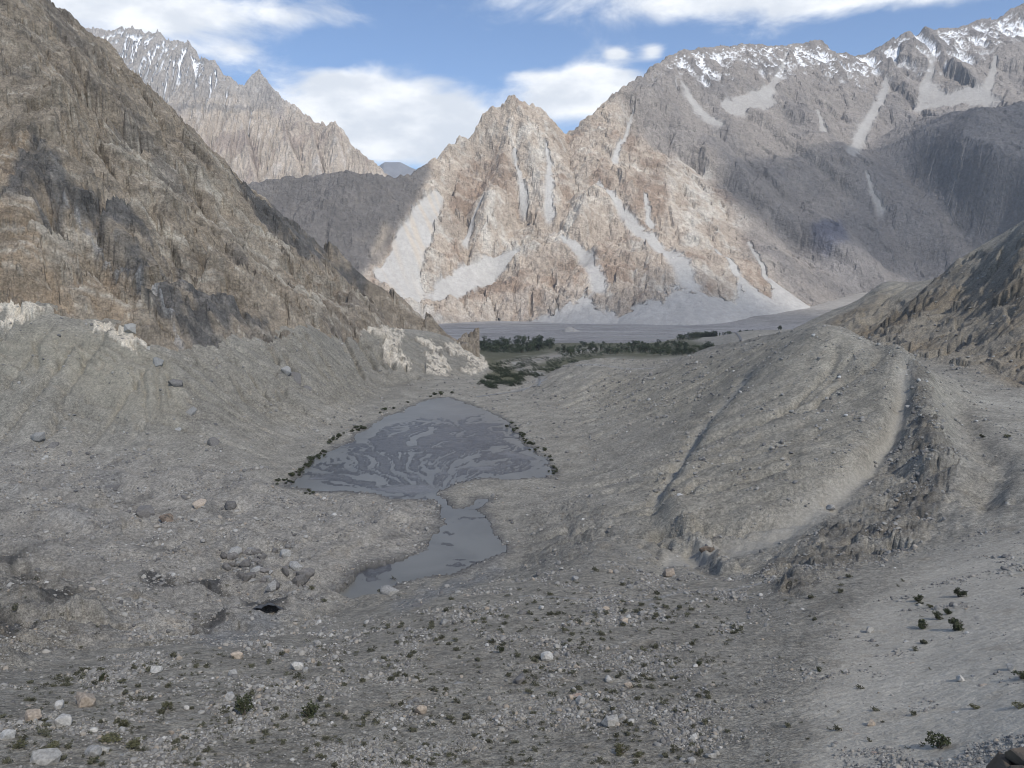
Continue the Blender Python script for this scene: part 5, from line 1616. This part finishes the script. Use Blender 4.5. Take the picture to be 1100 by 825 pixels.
# dark bushes along the shores
for px, n_, lab, grp in [([(300, 522), (312, 516), (322, 506), (334, 496), (346, 488)], 38, 'dark bush on the left shore of the lake, lower end', 'bushes on the lower left lakeshore'),
                         ([(352, 478), (366, 470), (380, 464), (392, 460)], 22, 'dark bush on the left shore of the lake, middle', 'bushes on the middle left lakeshore'),
                         ([(402, 448), (412, 442), (420, 440), (470, 425), (485, 424)], 9, 'dark bush on the left shore near the far end', 'bushes by the far end of the lake'),
                         ([(330, 528), (338, 532)], 5, 'dark bush on the gravel at the near left corner', 'bushes at the near left corner of the lake'),
                         ([(548, 454), (560, 470), (575, 482), (588, 493), (596, 506), (598, 512)], 36, 'dark bush on the right shore of the lake', 'bushes on the right lakeshore')]:
    ln = plane_cast(px, LAKE_Z)
    for j in range(n_):
        t = random.uniform(0, len(px) - 1.001); i = int(t); s_ = t - i
        x = ln[i][0] + (ln[i + 1][0] - ln[i][0]) * s_ + random.gauss(0, 2.2); y = ln[i][1] + (ln[i + 1][1] - ln[i][1]) * s_ + random.gauss(0, 4)
        bush(0, 0, random.choice([2.5, 3, 3.5, 4, 4.5, 5, 6.5]), lab, 'dark', random.uniform(.6, 1.0), grp, (x, y, float(val.h(x, y))))
log('shrubs')

# ---- the village trees
TREES = []
for s_ in range(6):
    tall = s_ >= 4
    v1, f1 = leaf_cloud(200, 0.36 if not tall else 0.17, 0.40 if not tall else 0.46, 0.06, 120 + s_, 0.58 if not tall else 0.54, 12)
    v2, f2 = tubes([((0, 0, -0.03), (0.01, 0, 0.3), 0.035, 0.025), ((0.01, 0, 0.3), (0.0, 0.02, 0.75), 0.025, 0.006), ((0.01, 0, .3), (.18, .05, .6), .018, .005), ((0.01, 0, .28), (-.16, -.06, .58), .018, .005)], 5)
    TREES.append((mk('tree_crown', v1, f1, M_tree if s_ % 2 == 0 else M_tree2), mk('tree_trunk', v2, f2, M_twig)))
TREE_ZONES = [
    ([(506, 368), (540, 366), (592, 367), (594, 375), (560, 380), (520, 379)], 120, (15, 25), 'dark tree in the grove left of the brook', 'trees of the grove left of the brook'),
    ([(596, 376), (640, 370), (690, 369), (700, 378), (650, 382), (606, 385)], 66, (11, 20), 'tree in the scattered belt behind the low moraine', 'trees of the belt behind the low moraine'),
    ([(686, 372), (720, 368), (745, 372), (780, 374), (770, 379), (720, 383), (690, 381)], 72, (12, 20), 'tree below the hill with the road', 'trees below the hill with the road'),
    ([(728, 366), (745, 360), (760, 353), (772, 350), (768, 358), (748, 366)], 38, (16, 26), 'tree on the near flank of the hill with the road', 'trees on the flank of the road hill'),
    ([(772, 350), (800, 347), (824, 350), (824, 353), (790, 353)], 30, (13, 22), 'tree on the top of the hill with the road', 'trees on top of the road hill'),
    ([(836, 350), (846, 350), (846, 355), (836, 355)], 6, (10, 16), 'tree at the right end of the hill with the road', 'trees at the right end of the road hill'),
]
for poly, n_, hr, lab, grp in TREE_ZONES:
    us, vs_ = [p[0] for p in poly], [p[1] for p in poly]
    spots_ = []
    while len(spots_) < n_:
        u, v = random.uniform(min(us), max(us)), random.uniform(min(vs_), max(vs_))
        if inpoly(np.array([u]), np.array([v]), poly)[0]:
            spots_.append((u, v))
    for p in val.cast(spots_, 1500, 2990):
        e = bpy.data.objects.new('tree', None); COL.objects.link(e)
        hgt = random.uniform(*hr)
        c_, t_ = TREES[random.choice([0, 0, 2, 1, 3, 4, 5])]
        e.location = (p[0], p[1], max(p[2], -0.5)); wd_ = hgt * random.uniform(1.2, 1.9); e.scale = (wd_, wd_, hgt); e.rotation_euler = (0, 0, random.uniform(0, 6.28))
        new_obj('crown', c_, e); new_obj('trunk', t_, e)
        tag(e, lab, 'tree', grp)
# undergrowth and orchards between the trees, one dark mass
wv, wf, off = [], [], 0
for poly, n_, hr, lab, grp in TREE_ZONES[:4]:
    us, vs_ = [p[0] for p in poly], [p[1] for p in poly]
    sp_ = []
    while len(sp_) < n_ * 8:
        u, v = random.uniform(min(us), max(us)), random.uniform(min(vs_), max(vs_))
        if inpoly(np.array([u]), np.array([v]), poly)[0]:
            sp_.append((u, v))
    for p in val.cast(sp_, 1500, 2990):
        me = random.choice(TREES)[0]
        co = np.empty(len(me.vertices) * 3); me.vertices.foreach_get('co', co); co = co.reshape(-1, 3)[:112] - np.array([0, 0, .2])
        wv.append(co * np.array([1.8, 1.8, 1]) * random.uniform(6, 14) + p); wf.append(np.arange(len(co)).reshape(-1, 4) + off); off += len(co)
wo = new_obj('orchard_undergrowth', mk('orchard_undergrowth', np.concatenate(wv), np.concatenate(wf), M_tree))
stuff(wo, 'dark undergrowth and orchards between the village trees', 'undergrowth')
# scrub on the flats round the brook
gv, gf, off = [], [], 0
gp_poly = [(526, 392), (560, 384), (600, 384), (640, 382), (610, 392), (582, 404), (556, 414), (530, 418), (512, 413), (526, 402)]
uvs = []
while len(uvs) < 1700:
    u, v = random.uniform(505, 645), random.uniform(380, 420)
    if inpoly(np.array([u]), np.array([v]), gp_poly)[0] and gn(np.array([u / 14.]), np.array([v / 5.]), 9)[0] > -0.15:
        uvs.append((u, v))
for p in val.cast(uvs, 850, 2600):
    co = np.empty(len(TUFT[0].vertices) * 3); TUFT[0].vertices.foreach_get('co', co); co = co.reshape(-1, 3)[:80]
    gv.append(co * random.uniform(2.5, 6) + p); gf.append(np.arange(len(co)).reshape(-1, 4) + off); off += len(co)
gs = new_obj('streamside_scrub', mk('streamside_scrub', np.concatenate(gv), np.concatenate(gf), M_tree))
stuff(gs, 'dark scrub covering the flats along the brook', 'scrub')

# road over the hill, gravel heap on the river bed
M_road = mat_plain('road_gravel', (0.21, 0.205, 0.20), 0.95, 0.1, 0.2)
rp = val.cast([(790, 377), (795, 370), (796, 364), (792, 358), (788, 354), (786, 352)], 1500, 2700)[:, :2]
ribbon('road', rp, [8] * len(rp), val.h, 0.45, M_road)
hp = P(612, 354, 3300)
bm = bmesh.new()
rings = []
for j in range(6):
    t = j / 5
    rings.append([bm.verts.new((math.cos(a) * (1 - t) ** 0.9 * (1 + 0.18 * math.sin(3 * a + j)) * 0.5, math.sin(a) * (1 - t) ** 0.9 * 0.35, 0.20 * t + 0.012 * math.sin(7 * a + 2 * j))) for a in [2 * math.pi * i / 18 for i in range(18)]])
for j in range(5):
    for i in range(18):
        bm.faces.new((rings[j][i], rings[j][(i + 1) % 18], rings[j + 1][(i + 1) % 18], rings[j + 1][i]))
bm.faces.new(rings[-1])
gm = bpy.data.meshes.new('gravel_heap'); bm.to_mesh(gm); bm.free()
gm.materials.append(mat_plain('heap_gravel', (0.36, 0.34, 0.31), 0.95, 0.15, 0.1))
gh = new_obj('gravel_heap', gm); gh.location = (hp[0], 3300, -1.5); gh.scale = (85, 85, 110)
tag(gh, 'pale heap of gravel on the river bed', 'gravel heap')
log('village')
# ------------------------------------------------------------------ clouds overhead (out of the picture) that shade the valley, and the air
def mat_cloud(name, clear):
    m = bpy.data.materials.new(name)
    m.use_nodes = True
    N = NT(m.node_tree)
    th = N.n('ShaderNodeAttribute', {'attribute_name': 'thin'}).outputs['Fac']
    d = N.n('ShaderNodeBsdfDiffuse', None, Color=(0.92, 0.92, 0.92, 1))
    t = N.n('ShaderNodeBsdfTranslucent', None, Color=(0.95, 0.95, 0.95, 1))
    mx = N.n('ShaderNodeMixShader', None, i0=0.62, i1=d.outputs[0], i2=t.outputs[0])
    tr = N.n('ShaderNodeBsdfTransparent')
    fac = N.math('MAXIMUM', th, clear)
    out = N.n('ShaderNodeMixShader', None, i0=fac, i1=mx.outputs[0], i2=tr.outputs[0])
    N.n('ShaderNodeOutputMaterial', None, Surface=out.outputs[0])
    return m


def cloud(name, label, centre, alt, rx, ry, clear, seed):
    """a puffy lens of cloud that floats between the sun and the ground at 'centre'; frayed, thin edges"""
    cx, cy, cz = centre
    k = (alt - cz) / SUNV[2]
    cx, cy = cx + SUNV[0] * k, cy + SUNV[1] * k
    n = 72
    g = np.linspace(-1.25, 1.25, n)
    A, B = np.meshgrid(g, g)
    x, y = cx + A * rx, cy + B * ry
    r = np.hypot(A, B) + fbm(x, y, rx * 0.5, 5, 0.55, seed) * 0.30
    body = sstep(r, 1.1, 0.55)
    top = alt + body * 420 + np.maximum(fbm(x, y, 700, 5, 0.6, seed + 1), 0) * 300 * body
    bot = alt - body * 60 + fbm(x, y, 600, 4, 0.5, seed + 2) * 50 * body
    thin = 1 - body
    keep = r < 1.12
    m = mat_cloud(name + '_vapour', clear)
    me = []
    idx = np.arange(n * n).reshape(n, n)
    q = np.stack([idx[:-1, :-1], idx[:-1, 1:], idx[1:, 1:], idx[1:, :-1]], -1).reshape(-1, 4)
    kq = (keep[:-1, :-1] | keep[:-1, 1:] | keep[1:, 1:] | keep[1:, :-1]).ravel()
    q = q[kq]
    co = np.concatenate([np.stack([x, y, top], -1).reshape(-1, 3), np.stack([x, y, bot], -1).reshape(-1, 3)])
    qq = np.concatenate([q, q[:, ::-1] + n * n])
    me = bpy.data.meshes.new(name)
    me.from_pydata(co.tolist(), [], qq.tolist())
    me.polygons.foreach_set('use_smooth', np.full(len(qq), True))
    at = me.attributes.new('thin', 'FLOAT', 'POINT')
    at.data.foreach_set('value', np.concatenate([thin.ravel(), thin.ravel()]).astype(f32))
    me.materials.append(m)
    o = bpy.data.objects.new(name, me)
    COL.objects.link(o)
    stuff(o, label, 'cloud')
    return o


cloud('shading_cloud', 'broad white cloud overhead that shades the valley floor', (300, 900, CAMZ - 100), 3400.0, 3600, 2950, CLOUD_CLEAR, 501)
cloud('shading_cloud', 'white cloud overhead that shades the lower snow range', (3300, 5300, 700), 4600.0, 2100, 900, 0.66, 521)


def haze_box():
    x0, x1, y0, y1, z0, z1 = -9800, 9800, -600, 21500, -320, 3265
    me = bpy.data.meshes.new('haze')
    v = [(x, y, z) for z in (z0, z1) for y in (y0, y1) for x in (x0, x1)]
    me.from_pydata(v, [], [(0, 2, 3, 1), (4, 5, 7, 6), (0, 1, 5, 4), (2, 6, 7, 3), (0, 4, 6, 2), (1, 3, 7, 5)])
    m = bpy.data.materials.new('haze_air')
    m.use_nodes = True
    N = NT(m.node_tree)
    pv = N.n('ShaderNodeVolumePrincipled')
    pv.inputs['Color'].default_value = (0.86, 0.91, 0.97, 1)
    pv.inputs['Density'].default_value = HAZE
    pv.inputs['Anisotropy'].default_value = 0.3
    N.n('ShaderNodeOutputMaterial', None, Volume=pv.outputs[0])
    me.materials.append(m)
    o = bpy.data.objects.new('haze', me)
    COL.objects.link(o)
    o['kind'] = 'stuff'; o['label'] = 'thin pale haze filling the valley air'; o['category'] = 'haze'


haze_box()
log('done')
